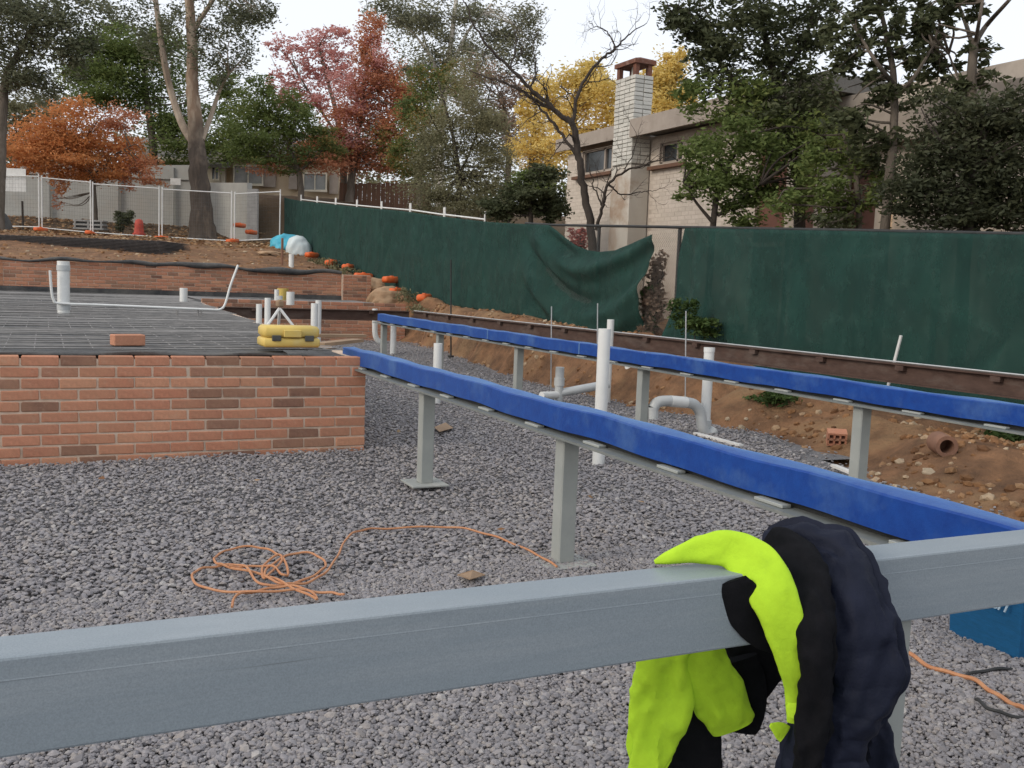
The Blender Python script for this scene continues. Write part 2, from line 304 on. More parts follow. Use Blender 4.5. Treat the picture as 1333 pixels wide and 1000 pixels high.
L['weed'] = mat_leaf('weed_leaf', [(0, (.03, .055, .016)), (.5, (.06, .10, .028)), (1, (.13, .18, .055))], .3, 2)
L['red'] = mat_leaf('red_shrub_leaf', [(0, (.2, .06, .05)), (.5, (.42, .12, .10)), (1, (.5, .28, .24))], .3)

# ================================================================== THE GROUND
ZG = -.05
def toe(y): return np.interp(y, [-3, 2, 4, 5, 6.4, 7.5, 9, 13, 17, 22], [5.0, 5.0, 5.02, 5.15, 5.5, 6.0, 6.15, 6.2, 6.85, 7.5])
def fence_z(y): return np.interp(y, [-5, 4, 6.5, 9, 12, 17, 23, 38, 42, 46, 60, 90], [-.05, .0, .08, .30, .55, .72, .80, 2.45, 2.6, 3.2, 3.7, 4.2])
def back_z(y): return np.interp(y, [25, 26, 31, 36, 40, 43, 46, 60, 90], [1.38, 1.46, 1.85, 2.38, 2.55, 2.75, 3.3, 3.7, 4.2])
def ground(x, y):
    x = np.asarray(x, float); y = np.asarray(y, float)
    n = vnoise(x*1.1, y*1.1, 1)*.16+vnoise(x*2.7, y*2.7, 2)*.10+vnoise(x*6.5, y*6.5, 3)*.05
    hi = fence_z(y)
    t = toe(y)+vnoise(x*0+y*1.3, y*.9, 5)*.5
    wd = np.interp(y, [3, 6, 9, 14, 20], [2.6, 1.9, 1.2, .8, .7])
    k = sstep(0, 1, (x-t)/wd)
    hum = np.exp(-((x-t-wd*.75)/.6)**2)*np.interp(y, [3, 5, 8, 12], [.14, .12, .1, .05])
    z = lerp(-.16, hi, k)+(n*np.interp(y, [8, 14], [.8, 1.1])+hum)*sstep(.02, .35, k)*np.where(x > 8.3, .3, 1)
    zb = np.maximum(back_z(y), hi)+n*.5
    kb = sstep(7.9, 6.9, x)*np.where(y > 25, 1, 0)
    mound = .32*np.exp(-((x-7.7)/.4)**2-((y-21.8)/1.)**2)
    zr = np.where(y > 25, lerp(np.maximum(hi+n*.8, -.16), zb, kb), z)
    zr = zr+1.75*sstep(7.3, 8.7, x)*sstep(39.2, 44.5, y)
    zr = zr+mound*np.where(x > 6.95, 1, 0)
    zr = np.where((y > 7.9) & (y <= 25) & (x < 2.2), -.3, zr)
    return zr
xs = np.concatenate([np.arange(-90, -8, 5.), np.arange(-8, 4.6, .6), np.arange(4.6, 9.4, .08), np.arange(9.4, 16, .8), np.arange(16, 120, 6.)])
ys = np.concatenate([np.arange(-30, 2, 4.), np.arange(2, 18, .1), np.arange(18, 25, .14), np.array([25., 25.02]), np.arange(25.2, 48, .25), np.arange(48, 200, 6.), np.array([300., 700.])])
gx, gy = np.meshgrid(xs, ys); gz = ground(gx, gy); nx, ny = len(xs), len(ys)
idx = np.arange(nx*ny).reshape(ny, nx)
quads = np.stack([idx[:-1, :-1], idx[:-1, 1:], idx[1:, 1:], idx[1:, :-1]], -1).reshape(-1, 4)
g = np_obj('ground', np.stack([gx, gy, gz], -1).reshape(-1, 3), quads, M['soil'], smooth=True); tag(g, 'bare orange brown soil around the building pit', kind='structure')
# mixed soil: litter under the far trees
nt = M['grey_paint'].node_tree; b = nt.nodes['Principled BSDF']; _s2 = b.inputs['Base Color'].links[0].from_socket; _h = _n(nt, 'ShaderNodeHueSaturation'); _mr = _n(nt, 'ShaderNodeMapRange')
_mr.inputs['From Min'].default_value = .3; _mr.inputs['From Max'].default_value = .7; _mr.inputs['To Min'].default_value = .84; _mr.inputs['To Max'].default_value = 1.16
nt.links.new(noise(nt, 330, 3, .8), _mr.inputs[0]); nt.links.new(_mr.outputs[0], _h.inputs['Value']); nt.links.new(_s2, _h.inputs['Color'])
_scr = ramp(nt, noise(nt, 7, 5, .75, stretch=(.12, 1, 9)), .66, .72); nt.links.new(mix_col(nt, _scr, _h.outputs[0], (.15, .17, .185)), b.inputs['Base Color'])
nt = M['soil'].node_tree; b = nt.nodes['Principled BSDF']; src = b.inputs['Base Color'].links[0].from_socket
pos = _n(nt, 'ShaderNodeNewGeometry').outputs['Position']; sx = _n(nt, 'ShaderNodeSeparateXYZ'); nt.links.new(pos, sx.inputs[0])
far = ramp(nt, sx.outputs['Y'], 34.5, 38); nz = ramp(nt, noise(nt, 1.3, 4, .7, vec=pos), .3, .6)
ad = _n(nt, 'ShaderNodeMath', operation='MULTIPLY'); nt.links.new(far, ad.inputs[0]); mm = _n(nt, 'ShaderNodeMath', operation='ADD', use_clamp=True); nt.links.new(nz, mm.inputs[0]); mm.inputs[1].default_value = .55; nt.links.new(mm.outputs[0], ad.inputs[1])
nt.links.new(mix_col(nt, ad.outputs[0], src, (.105, .07, .04)), b.inputs['Base Color'])
# gravel bed sheet in the pit
gxs = np.arange(-12, 7.6, .4); gys = np.arange(-4, 22.2, .4); a, c = np.meshgrid(gxs, gys)
ii = np.arange(a.size).reshape(a.shape); q = np.stack([ii[:-1, :-1], ii[:-1, 1:], ii[1:, 1:], ii[1:, :-1]], -1).reshape(-1, 4)
cen = np.stack([a, c], -1).reshape(-1, 2)[q].mean(1); keep = (cen[:, 0] < toe(cen[:, 1])+.7) & ~((cen[:, 1] > 7.8) & (cen[:, 0] < 2.2))
gb = np_obj('gravel_bed', np.stack([a, c, np.full_like(a, ZG-.02)+vnoise(a*.9, c*.9, 4)*.05], -1).reshape(-1, 3), q[keep], M['gravel_bed'], smooth=True); tag(gb, 'grey crushed gravel floor of the pit', kind='structure')

def rock_mesh(name, r, flat, mt, seed, sub=1):
    bm = bmesh.new(); bmesh.ops.create_icosphere(bm, subdivisions=sub, radius=r); rs = random.Random(seed)
    for v in bm.verts: v.co = Vector((v.co.x*rs.uniform(.8, 1.35), v.co.y*rs.uniform(.65, 1.05), v.co.z*flat*rs.uniform(.7, 1.2)))
    me = bpy.data.meshes.new(name); bm.to_mesh(me); bm.free(); me.materials.append(mt); return bpy.data.objects.new(name, me)
def scatter(name, pts, rocks, smin, smax, label):
    """one object: every point carries one loose stone (geometry nodes)"""
    c = bpy.data.collections.new(name+'_kinds')
    for r in rocks: c.objects.link(r)
    me = bpy.data.meshes.new(name); me.vertices.add(len(pts)); me.vertices.foreach_set('co', np.asarray(pts, np.float32).ravel()); me.update()
    o = bpy.data.objects.new(name, me); COL.objects.link(o)
    ng = bpy.data.node_groups.new(name+'_nodes', 'GeometryNodeTree'); ng.interface.new_socket('Geometry', in_out='INPUT', socket_type='NodeSocketGeometry'); ng.interface.new_socket('Geometry', in_out='OUTPUT', socket_type='NodeSocketGeometry')
    gi = ng.nodes.new('NodeGroupInput'); go = ng.nodes.new('NodeGroupOutput'); ip = ng.nodes.new('GeometryNodeInstanceOnPoints'); ci = ng.nodes.new('GeometryNodeCollectionInfo')
    ci.inputs[0].default_value = c; ci.inputs['Separate Children'].default_value = True; ci.inputs['Reset Children'].default_value = True
    rr = ng.nodes.new('FunctionNodeRandomValue'); rr.data_type = 'FLOAT_VECTOR'; rr.inputs[0].default_value = (-.5, -.5, 0); rr.inputs[1].default_value = (.5, .5, 6.28)
    rs = ng.nodes.new('FunctionNodeRandomValue'); rs.data_type = 'FLOAT'; rs.inputs[2].default_value = smin; rs.inputs[3].default_value = smax; rs.inputs['Seed'].default_value = 3
    ng.links.new(gi.outputs[0], ip.inputs['Points']); ng.links.new(ci.outputs[0], ip.inputs['Instance']); ip.inputs['Pick Instance'].default_value = True
    ng.links.new(rr.outputs[0], ip.inputs['Rotation']); ng.links.new(rs.outputs[1], ip.inputs['Scale']); ng.links.new(ip.outputs[0], go.inputs[0])
    md = o.modifiers.new('scatter', 'NODES'); md.node_group = ng
    return tag(o, label, kind='stuff')
def jitter_pts(x0, x1, y0, y1, step):
    a, b = np.meshgrid(np.arange(x0, x1, step), np.arange(y0, y1, step)); a = a.ravel(); b = b.ravel()
    return a+rng.uniform(-.55, .55, a.size)*step, b+rng.uniform(-.55, .55, a.size)*step
def in_view(x, y, m=.06):
    X, Y = x*F[0]+y*F[1]+(ZG-CH)*F[2], x*R[0]+y*R[1]+(ZG-CH)*R[2]
    return (X > .8) & (np.abs(Y/X) < .52+m+.25/X)
P = []
for y0, y1, st in ((.9, 3.2, .0185), (3.2, 5.5, .020), (5.5, 9, .026), (9, 14, .038), (14, 21.4, .055)):
    x, y = jitter_pts(-3, 7.6, y0, y1, st)
    k = in_view(x, y) & (x < toe(y)+.25+rng.normal(0, .22, x.size)) & ~((y > 7.62) & (x < 2.35+(y-7.6)*.05))
    P.append(np.stack([x[k], y[k], ZG-.004+vnoise(x[k]*.9, y[k]*.9, 4)*.05+rng.uniform(-.012, .012, k.sum())], -1))
scatter('gravel', np.concatenate(P), [rock_mesh('gravel_stone', .0165, .5, M['stone'], s) for s in range(8)], .4, 1.25, 'loose blue grey crushed stones covering the pit floor')
x, y = jitter_pts(-2, 5.3, .9, 4.4, .0125); k = in_view(x, y) & (x < toe(y)+.1)
scatter('gravel_fines', np.stack([x[k], y[k], ZG+.003+vnoise(x[k]*.9, y[k]*.9, 4)*.05+rng.uniform(-.006, .004, k.sum())], -1), [rock_mesh('gravel_chip', .0085, .7, M['stone'], 60+s) for s in range(4)], .5, 1.3, 'small grey chips filling the gaps between the crushed stones')
x, y = jitter_pts(4.9, 8.3, 3, 21, .10)
k = (x > toe(y)-.1+rng.normal(0, .15, x.size)) & (rng.random(x.size) < np.clip(.35+vnoise(x*2, y*2, 9)*1.6, .05, 1))
scatter('soil_rubble', np.stack([x[k], y[k], ground(x[k], y[k])+.0], -1), [rock_mesh('clod', .034, .7, M['clod'], 20+s) for s in range(6)], .25, 1.7, 'broken clods and stones on the orange bank')
x, y = jitter_pts(-2, 8.2, 25.6, 38, .3); k = rng.random(x.size) < .5
scatter('soil_clods', np.stack([x[k], y[k], ground(x[k], y[k])], -1), [rock_mesh('clod', .045, .6, M['clod'], 30+s) for s in range(4)], .3, 1.8, 'loose clods of soil behind the long brick wall')
def cards(n, cen, size, flat=.3):
    """n leaf shaped quads round given centres"""
    a = rng.normal(0, 1, (n, 3)); a[:, 2] *= flat; a /= np.linalg.norm(a, axis=1)[:, None]; b = rng.normal(0, 1, (n, 3)); b = np.cross(a, b); b /= np.linalg.norm(b, axis=1)[:, None]
    s = size*rng.uniform(.6, 1.3, (n, 1)); V = np.stack([cen-a*s, cen+b*s*.42-a*s*.1, cen+a*s, cen-b*s*.42-a*s*.1], 1).reshape(-1, 3)
    return V, np.arange(4*n).reshape(-1, 4)
x, y = rng.uniform(-6, 8.2, 5200), rng.uniform(34, 47, 5200)
V, Fq = cards(5200, np.stack([x, y, ground(x, y)+.02], -1), .09, .1); tag(np_obj('leaf_litter', V, Fq, M['deadleaf']), 'fallen brown leaves under the far trees', kind='stuff')
x, y = rng.uniform(-1.5, 5.5, 24), rng.uniform(2.2, 12, 24); k = ~((y > 7.5) & (x < 2.5)); x, y = x[k], y[k]
V, Fq = cards(len(x), np.stack([x, y, np.full(len(x), ZG+.02)], -1), .035, .1); tag(np_obj('fallen_leaves', V, Fq, M['deadleaf']), 'stray dry leaves lying on the gravel', kind='stuff')

# ================================================================== SLAB AND BRICK WALLS
def edge_x(y): return 2.33+(y-7.65)*.045
ZS = .70
mb = MB(); poly = [(-9, 7.80), (2.2, 7.80), (edge_x(21.6)-.12, 21.62), (7.3, 21.62), (7.3, 25.0), (-9, 25.0)]; n = len(poly)
mb.add([(*p, -.3) for p in poly]+[(*p, ZS) for p in poly], [tuple(range(n))[::-1], tuple(range(n, 2*n))]+[(k, (k+1) % n, n+(k+1) % n, n+k) for k in range(n)])
tag(mb.build('slab', M['membrane']), 'raised slab base under black plastic membrane', kind='structure')
LB, LC = .25, .081
def brick_shape(lx, ly, lz, seed=0, name='brick', mt=None):
    mb = MB().box((0, 0, 0), (lx, ly, lz), bev=.005); rs = random.Random(seed+11)
    if seed: mb.v = [(x+rs.gauss(0, .0016), y+rs.gauss(0, .0012), z+rs.gauss(0, .0016)) for x, y, z in mb.v]
    if seed == 3: mb.v = [(x-(.007 if (x > 0 and z > 0 and y < 0) else 0), y+(.003 if (x > 0 and z > 0 and y < 0) else 0), z) for x, y, z in mb.v]
    me_o = mb.build(name, mt or M['brick'], org=np.zeros(3)); me = me_o.data; bpy.data.objects.remove(me_o); return me
BM = {k: [brick_shape(k*LB-.013, .108, LC-.013, q) for q in range(6)] for k in (1, .5)}
def lay(root, me, p, rj=1.):
    o = bpy.data.objects.new('brick', random.choice(me)); COL.objects.link(o); o.parent = root
    o.location = tuple(np.asarray(p, float)-ORG[root.name]+rng.normal(0, .0022, 3)*np.array([1, .6, .5])*rj); o.rotation_euler = (rng.normal(0, .006)*rj, rng.normal(0, .006)*rj, rng.normal(0, .006)*rj); return o
def wall_x(root, x0, x1, yf, ztop, n, first=0):
    """courses of brick facing -Y from x0 to x1, every brick its own object"""
    for c in range(n):
        z = ztop-LC*(c+.5); x = x0; half = (c+first) % 2
        if half: lay(root, BM[.5], (x+LB/4, yf+.054, z)); x += LB/2
        while x < x1-.02:
            if x+LB <= x1+.02: lay(root, BM[1], (x+LB/2, yf+.054, z)); x += LB
            else: lay(root, BM[.5], (x+LB/4, yf+.054, z)); x += LB/2
t = thing('brick_wall', 'low red brick wall in front, standing on the gravel under the mesh covered slab', 'brick wall', (.3, 7.65, -.12))
X0 = 2.335-LB*14
wall_x(t, 2.335-LB*11, 2.335, 7.65, .715, 10)
MB().box(((X0+2.327)/2, 7.7145, .285), (2.327-X0, .114, .80)).build('mortar_core', M['mortar'], t)
mb = MB(); [mb.box((2.335-LB*(11.5+k), 7.704, .715-LC*(c+.5)), (LB-.011, .108, LC-.011)) for k in range(3) for c in range(10)]
tag(mb.build('brickwork', M['brick_far'], t), kind='stuff')
p0, p1 = np.array([2.28, 7.76, 0]), np.array([edge_x(21.6)-.06, 21.6, 0]); dv = (p1-p0)/np.linalg.norm(p1-p0)
t2 = thing('brick_wall', 'side brick wall of the slab running back from the front corner beside the pit', 'brick wall', (2.3, 8, -.1))
MB().box((p0+p1)/2+np.array([0, 0, .25]), (np.linalg.norm(p1-p0), .11, .89), math.atan2(dv[1], dv[0])).build('wall_core', M['mortar'], t2)
t = thing('brick_wall', 'far low brick wall facing across the pit beyond the rusty beam', 'brick wall', (5, 21.5, -.1))
wall_x(t, edge_x(21.5), edge_x(21.5)+LB*18, 21.5, .79, 11)
MB().box((edge_x(21.5)+LB*9, 21.569, .33), (LB*18-.02, .112, .90)).build('mortar_core', M['mortar'], t)
t = thing('brick_wall', 'long brick retaining wall at the back of the slab below the orange soil', 'brick wall', (3, 25, .7))
wall_x(t, 6.9-LB*31, 6.9, 25.0, 1.46, 9)
MB().box((-.85, 25.069, 1.06), (15.48, .112, .78)).build('mortar_core', M['mortar'], t)
mb = MB(); [mb.box((6.9-LB*(31.5+k)+(c % 2)*.0, 25.054, 1.46-LC*(c+.5)), (LB-.011, .108, LC-.011)) for k in range(30) for c in range(9)]
tag(mb.build('brickwork', M['brick_far'], t), kind='stuff')
t = thing('brick_wall', 'short brick return stepping down right of the long back wall seam', 'brick wall', (7.3, 25.2, .7))
wall_x(t, 6.92, 7.62, 24.9, 1.40, 9); MB().box((7.27, 24.968, 1.0), (.74, .11, .82)).build('mortar_core', M['mortar'], t)
# black damp-proof membrane at the back wall: base strip and crumpled top roll
mb = MB().box((-.7, 24.97, .785), (15.2, .02, .16)); tag(mb.build('membrane_strip', M['membrane']), 'flat black membrane strip along the foot of the back brick wall', 'membrane')
pts = []; 
for x in np.arange(-6, 6.95, .15): pts.append((x, 25.02-.05*math.sin(x*1.7)-.05, 1.475+.03*math.sin(x*2.3)+.02*math.sin(x*5.1)-.06*math.exp(-((x-5.9)/.8)**2)+(.07*math.exp(-((x-2.0)/.35)**2))))
P = np.array(pts); r = .035+.03*np.exp(-((P[:, 0]-3.2)/1.0)**2)+.012*np.sin(P[:, 0]*4)+.05*np.exp(-((P[:, 0]-5.6)/.7)**2)
mb = MB().tube(P, r, 8); tag(mb.build('membrane_roll', M['membrane'], smooth=True), 'crumpled black plastic membrane folded over the top of the back brick wall', 'membrane')
# edge of the membrane hanging over the front wall
xx = np.arange(-1.4, 1.75, .06); G = []
for k, (dy, dz) in enumerate(((.35, .018), (.16, .02), (.10, .018), (.085, .0))): G.append([(x, 7.65+dy+.012*math.sin(x*7+k), .712+dz*(.55+.6*abs(math.sin(x*2.6))+.25*math.sin(x*9+k))) for x in xx])
mb = MB().grid(G); o = mb.build('membrane_edge', M['membrane'], smooth=True); md = o.modifiers.new('thick', 'SOLIDIFY'); md.thickness = .004; tag(o, 'loose wavy edge of black membrane along the top of the front brick wall', 'membrane')

# reinforcing mesh sheets
def mesh_sheet(x0, x1, y0, y1, z, first):
    mb = MB(); r = .0048
    for y in np.arange(y0, y1+.001, .2): mb.tube([(x0, y, z), ((x0+x1)/2, y, z+rng.uniform(-.012, .012)), (x1, y, z)], r, 4)
    for x in np.arange(x0+.1, x1, .2): mb.tube([(x, y0, z-.011), (x, y1, z-.011)], r*.9, 4)
    o = mb.build('reinforcing_mesh', M['bar'], org=np.array([x0, y0, z])); return tag(o, 'flat sheet of grey steel reinforcing mesh lying on the black membrane', 'steel mesh', 'mesh sheets covering the slab')
k = 0
for y0 in np.arange(7.95, 24.4, 2.3):
    xe = edge_x(y0)-.12
    for x1 in (xe, xe-5.6):
        mesh_sheet(max(x1-6, -9), x1, y0, min(y0+2.4, 24.9), ZS+.045+.006*(k % 2), 0); k += 1
mesh_sheet(edge_x(21.7), 7.15, 21.75, 24.8, ZS+.05, 0)
# ================================================================== STEEL FRAME
t = thing('steel_beam', 'thick grey painted hollow steel beam across the foreground carrying the jacket', 'steel beam', (1.2, 1.63, .609))
bev = .005; h, wd = .155, .101
prof = [(-wd/2+bev, 0), (wd/2-bev, 0), (wd/2-bev*.3, bev*.3), (wd/2, bev), (wd/2, h-bev), (wd/2-bev*.3, h-bev*.3), (wd/2-bev, h), (-wd/2+bev, h), (-wd/2+bev*.3, h-bev*.3), (-wd/2, h-bev), (-wd/2, bev), (-wd/2+bev*.3, bev*.3)]
mb = MB().prism(prof, (-1.6, 1.63, .609), (4.6, 1.63, .609), (0, 1, 0)); mb.build('beam_tube', M['grey_paint'], t)
MB().prism([(-.002, 0), (.002, 0), (.0012, .0035), (-.0012, .0035)], (-1.6, 1.63-wd/2+.0015, .609+h*.78), (4.6, 1.63-wd/2+.0015, .609+h*.74), (0, 1, 0)).build('seam', M['grey_paint'], t)
t = thing('steel_post', 'pale grey steel post under the foreground beam just right of the jacket', 'steel post', (1.75, 1.64, ZG), 'posts carrying the steel beams')
px = ony(1149, 905, 1.64)[0]
MB().box((px, 1.64, .285), (.075, .075, .642), bev=.006).build('post', M['post_paint'], t); MB().box((px+.03, 1.64, ZG+.02), (.26, .26, .016), bev=.003).build('base_plate', M['post_paint'], t)

def blue_beam(label, X, Y0, Y1, top, posts, plabels, tabs):
    t = thing('steel_beam', label, 'steel beam', (X, (Y0+Y1)/2, top-.165))
    # the blue padded sleeve: chamfered, slightly wavy
    G = []; prof = [(-.055, 0), (-.055, .02), (-.055, .09), (-.055, .110), (-.050, .1165), (-.04, .119), (0, .120), (.040, .119), (.050, .1165), (.055, .110), (.055, 0), (-.055, 0)]
    yy = np.arange(Y0, Y1+.01, .09)
    for i, y in enumerate(yy): G.append([(X+u*(1+.05*math.sin(y*2.1+u*30))+.003*math.sin(y*5.3), y, top-.125+v+.0035*math.sin(y*3.7)+.003*math.sin(y*9.1+u*40)) for u, v in prof])
    m = MB().grid(G); n = len(prof); m.add([g for g in G[0]], [tuple(range(n-1))]); m.add([g for g in G[-1]], [tuple(range(n-1))])
    sl_ = m.build('blue_sleeve', M['blue'], t, smooth=True); sl_.data.set_sharp_from_angle(angle=math.radians(24))
    MB().prism([(-.012, 0), (.012, 0), (.012, .024), (-.012, .024)], (X, Y0+.02, top-.1495), (X, Y1, top-.1495), (1, 0, 0)).build('web', M['black_metal'], t)
    MB().prism([(-.10, 0), (.10, 0), (.10, .012), (-.10, .012)], (X, Y0-.02, top-.162), (X, Y1+.12, top-.162), (1, 0, 0)).build('flange', M['flange'], t)
    if X > 4:
        for yj in (onx(846, 470, X)[1], onx(760, 450, X)[1], onx(640, 430, X)[1]):
            MB().prism([(u*1.03+.0, v+.002) for u, v in prof[:-1]], (X, yj-.012, top-.1262), (X, yj+.012, top-.1262), (1, 0, 0)).build('joint_band', M['blue_pale'], t)
    tm = None
    for y in np.arange(Y0+.35, Y1, .62):
        if tm is None: tm = MB().box((X-.052, y, top-.143), (.040, .15, .012), bev=.002).build('spacer_tab', M['post_paint'], t); y00 = y
        else: o = tm.copy(); COL.objects.link(o); o.parent = t; o.location = (0, y-y00, 0)
    for y, lb in zip(posts, plabels):
        p = thing('steel_post', lb, 'steel post', (X, y, ZG), 'posts carrying the steel beams')
        MB().box((X-.0, y, (top-.162+ZG)/2+.0075), (.09, .09, top-.162-ZG-.017), bev=.006).build('post', M['post_paint'], p)
        MB().box((X, y, ZG+.012), (.26, .26, .014), bev=.003).build('base_plate', M['post_paint'], p)
blue_beam('near blue coated steel beam running from the brick corner across the pit to the right', 2.335, 1.69, 8.2, .762, [6.25, 4.25], ['pale grey post nearest the front brick wall, under the near blue beam', 'pale grey post rising behind the foreground beam, under the near blue beam'], 1)
blue_beam('second blue coated steel beam, farther off between the near one and the rusty beam', 5.07, .5, 15.9, .762, [onx(676, 450, 5.07)[1], onx(838, 485, 5.07)[1], onx(1123, 530, 5.07)[1], onx(573, 435, 5.07)[1], 15.7],
          ['pale grey post under the second blue beam left of the tall white pipe', 'pale grey post beside the white trap pipe under the second blue beam', 'pale grey post before the orange bank under the second blue beam', 'thin far post behind the short white pipe under the second blue beam', 'farthest pale post at the end of the second blue beam'], 1)
# rusty I beams
def ibeam(t, a, b, h=.18, wd=.11, mt='rust', cleats=1.0):
    a = np.array(a, float); b = np.array(b, float); d = (b-a)/np.linalg.norm(b-a); s = np.array([d[1], -d[0], 0])
    MB().prism([(-wd/2, 0), (wd/2, 0), (wd/2, .012), (.006, .016), (.006, h-.016), (wd/2, h-.012), (wd/2, h), (-wd/2, h), (-wd/2, h-.012), (-.006, h-.016), (-.006, .016), (-wd/2, .012)], a, b, s).build('beam', M[mt], t)
    n = np.linalg.norm(b-a); first = None
    sg = -1 if (s@(np.array([0, 0, 0])-a)) < 0 else 1
    for k in np.arange(.6, n, cleats):
        p = a+d*k+s*sg*.035+np.array([0, 0, h-.038])
        MB().box(p, (.09, .05, .044), math.atan2(d[1], d[0])).build('cleat', M['rust'], t)
t = thing('rusty_beam', 'long rusty brown steel I beam along the green fence behind both blue beams', 'steel beam', (6.8, 10, .57))
ibeam(t, (6.25, 17.55, .575), (7.38, 1.0, .575), cleats=.95)
MB().tube([(6.25-.06, 17.4, .772), (7.38-.06, 1.2, .772)], .007, 6).build('edge_rod', M['galv'], t)
t = thing('rusty_beam', 'shorter rusty steel beam bridging from the slab edge to the far end of the blue beam', 'steel beam', (5, 17.35, .57))
ibeam(t, (edge_x(17.3)-.1, 17.42, .575), (6.1, 17.42, .575), h=.185, cleats=1.05)
# ================================================================== PIPES
def pipe(label, p, z1, r, mt='pvc', cap=True, group=None, lean=(0, 0), name='upright_pipe', bands=()):
    p = np.array(p, float); t = thing(name, label, 'pipe', p, group)
    q = np.array([p[0]+lean[0], p[1]+lean[1], z1]); m = MB(); n = 20
    d = q-p; L_ = np.linalg.norm(d); d /= L_; a = np.cross(d, [0, 1, 0]); a /= np.linalg.norm(a); b = np.cross(d, a)
    rings = [(p-d*.05, r), (q, r), (q, r*.88), (q-d*.12, r*.88)]; vs = [c+rr*(a*math.cos(2*math.pi*k/n)+b*math.sin(2*math.pi*k/n)) for c, rr in rings for k in range(n)]
    m.add(vs, [(i*n+k, i*n+(k+1) % n, (i+1)*n+(k+1) % n, (i+1)*n+k) for i in range(3) for k in range(n)]+[tuple(range(3*n, 4*n))]); m.build('pipe_wall', M[mt], t, smooth=True)
    for u in bands:
        c = p+d*u; MB().tube([c-d*.035, c+d*.035], r*1.09, 20).build('collar', M['pvc_grey'] if mt == 'pvc' else M['pvc'], t, smooth=True)
    return t
def zpx(px, py, p): return ony(px, py, p[1])[2]
p = onz(779, 602, ZG); pipe('tall white PVC pipe standing in the gravel between the two blue beams', p, zpx(784, 428, p), .05)
p = onz(790, 522, ZG); pipe('white pipe standing close behind the tall white pipe', p, zpx(793, 416, p), .043)
p = onz(568, 523, ZG); pipe('short white pipe seen through the near blue beam by the far thin post', p, zpx(569, 447, p), .05)
p = onz(817, 516, ZG); t = pipe('small capped grey pipe behind the second blue beam', p, zpx(818, 483, p), .052, 'pvc_grey', bands=(.36,))
# junction left of the tall pipe
p = onz(727, 525, ZG); t = thing('pipe_junction', 'grey PVC junction with an arm running right behind the tall white pipe', 'pipe', p)
zt = zpx(729, 478, p); MB().tube([p-[0, 0, .03], (p[0], p[1], zt)], .052, 18).build('riser', M['pvc_grey'], t, smooth=True); MB().tube([(p[0], p[1], zt-.22), (p[0], p[1], zt-.13)], .062, 18).build('collar', M['pvc_grey'], t, smooth=True)
q = ony(792, 500, p[1]-.1); MB().tube([(p[0], p[1], p[2]+.12), q], .05, 18).build('side_arm', M['pvc_grey'], t, smooth=True)
q = ony(705, 515, p[1]-.1); MB().tube([(p[0], p[1], p[2]+.1), q], .045, 18).build('short_arm', M['pvc'], t, smooth=True)
# trap pipe
p = onz(917, 565, ZG); t = thing('trap_pipe', 'white drain pipe with a grey U bend trap beside it, below the second blue beam', 'pipe', p)
zt = zpx(930, 453, p); MB().tube([(p[0], p[1], p[2]+.12), (p[0], p[1], zt-.05), (p[0], p[1], zt)], .05, 20).build('riser', M['pvc'], t, smooth=True); MB().tube([(p[0], p[1], zt-.04), (p[0], p[1], zt+.003)], .054, 20).build('rim', M['pvc'], t, smooth=True)
Yp = p[1]-.06; pa = [ony(x, y, Yp) for x, y in ((850, 532), (856, 524), (870, 522), (893, 524), (904, 527), (911, 536), (913, 548), (916, 560), (923, 566), (930, 560))]
MB().tube(spline(pa, 5), .052, 18).build('trap', M['pvc_grey'], t, smooth=True); MB().tube([pa[2]+(pa[3]-pa[2])*.1, pa[3]], .0545, 18).build('sleeve', M['pvc'], t, smooth=True); MB().tube([ony(850, 545, Yp), ony(850, 530, Yp)], .052, 18).build('drop', M['pvc_grey'], t, smooth=True)
MB().tube([(p[0], p[1], p[2]-.02), (p[0], p[1], p[2]+.14)], .062, 18).build('socket', M['pvc_grey'], t, smooth=True)
# threaded rods
for x, y0, y1, lb in ((718, 520, 399, 'thin steel rod standing by the grey pipe junction'), (778, 520, 395, 'thin steel rod behind the tall white pipe'), (893, 528, 405, 'thin steel rod clamped to the white trap pipe')):
    p = onz(x-1, y0, ZG+.12 if x > 800 else ZG); o = MB().tube([p, ony(x, y1, p[1])], .007, 6).build('rod', M['galv'], None, org=p)
    tag(o, lb, 'steel rod', 'thin hanger rods')
p = onz(587, 465, ZG); o = MB().tube([p, ony(587, 338, p[1])], .014, 6).tube([p, p+[0, 0, .03]], .06, 8).build('star_picket', M['black_metal'], org=p); tag(o, 'dark metal picket before the green cloth beyond the second blue beam', 'picket')
a, b = onx(1150, 500, 7.75), onx(1173, 437, 7.75); o = MB().tube([a-[0, 0, .3], b], .016, 6).build('leaning_stake', M['white_metal'], org=a); tag(o, 'thin pale stake leaning against the right green cloth', 'stake')
# slab pipes
p = onz(83, 412, ZS); pipe('tall white pipe rising through the mesh at the left of the slab', p, zpx(82, 340, p), .075, bands=(.12, .62))
p = onz(239, 396, ZS); pipe('short white pipe stub in the middle of the slab', p, zpx(239, 375, p), .075)
Yc = onz(83, 412, ZS)[1]-.1
t = thing('conduit', 'thin white conduit lying across the slab with both ends bent up', 'pipe', ony(180, 400, Yc))
pa = [ony(x, y, Yc) for x, y in ((65, 352), (67, 378), (70, 391), (78, 395), (130, 397), (200, 400), (270, 403), (286, 403), (293, 396), (300, 372), (310, 345))]
MB().tube(spline(pa, 5), .016, 8).build('tube', M['pvc'], t, smooth=True)
for x in (231, 258, 262): q = ony(x, 404, Yc); MB().tube([(q[0], q[1], ZS), q], .012, 6).build('bar_chair', M['bar'], t)
p = onz(348, 426, ZS); pipe('left white pipe pair member, taller, behind the yellow case', p, zpx(348, 388, p), .036)
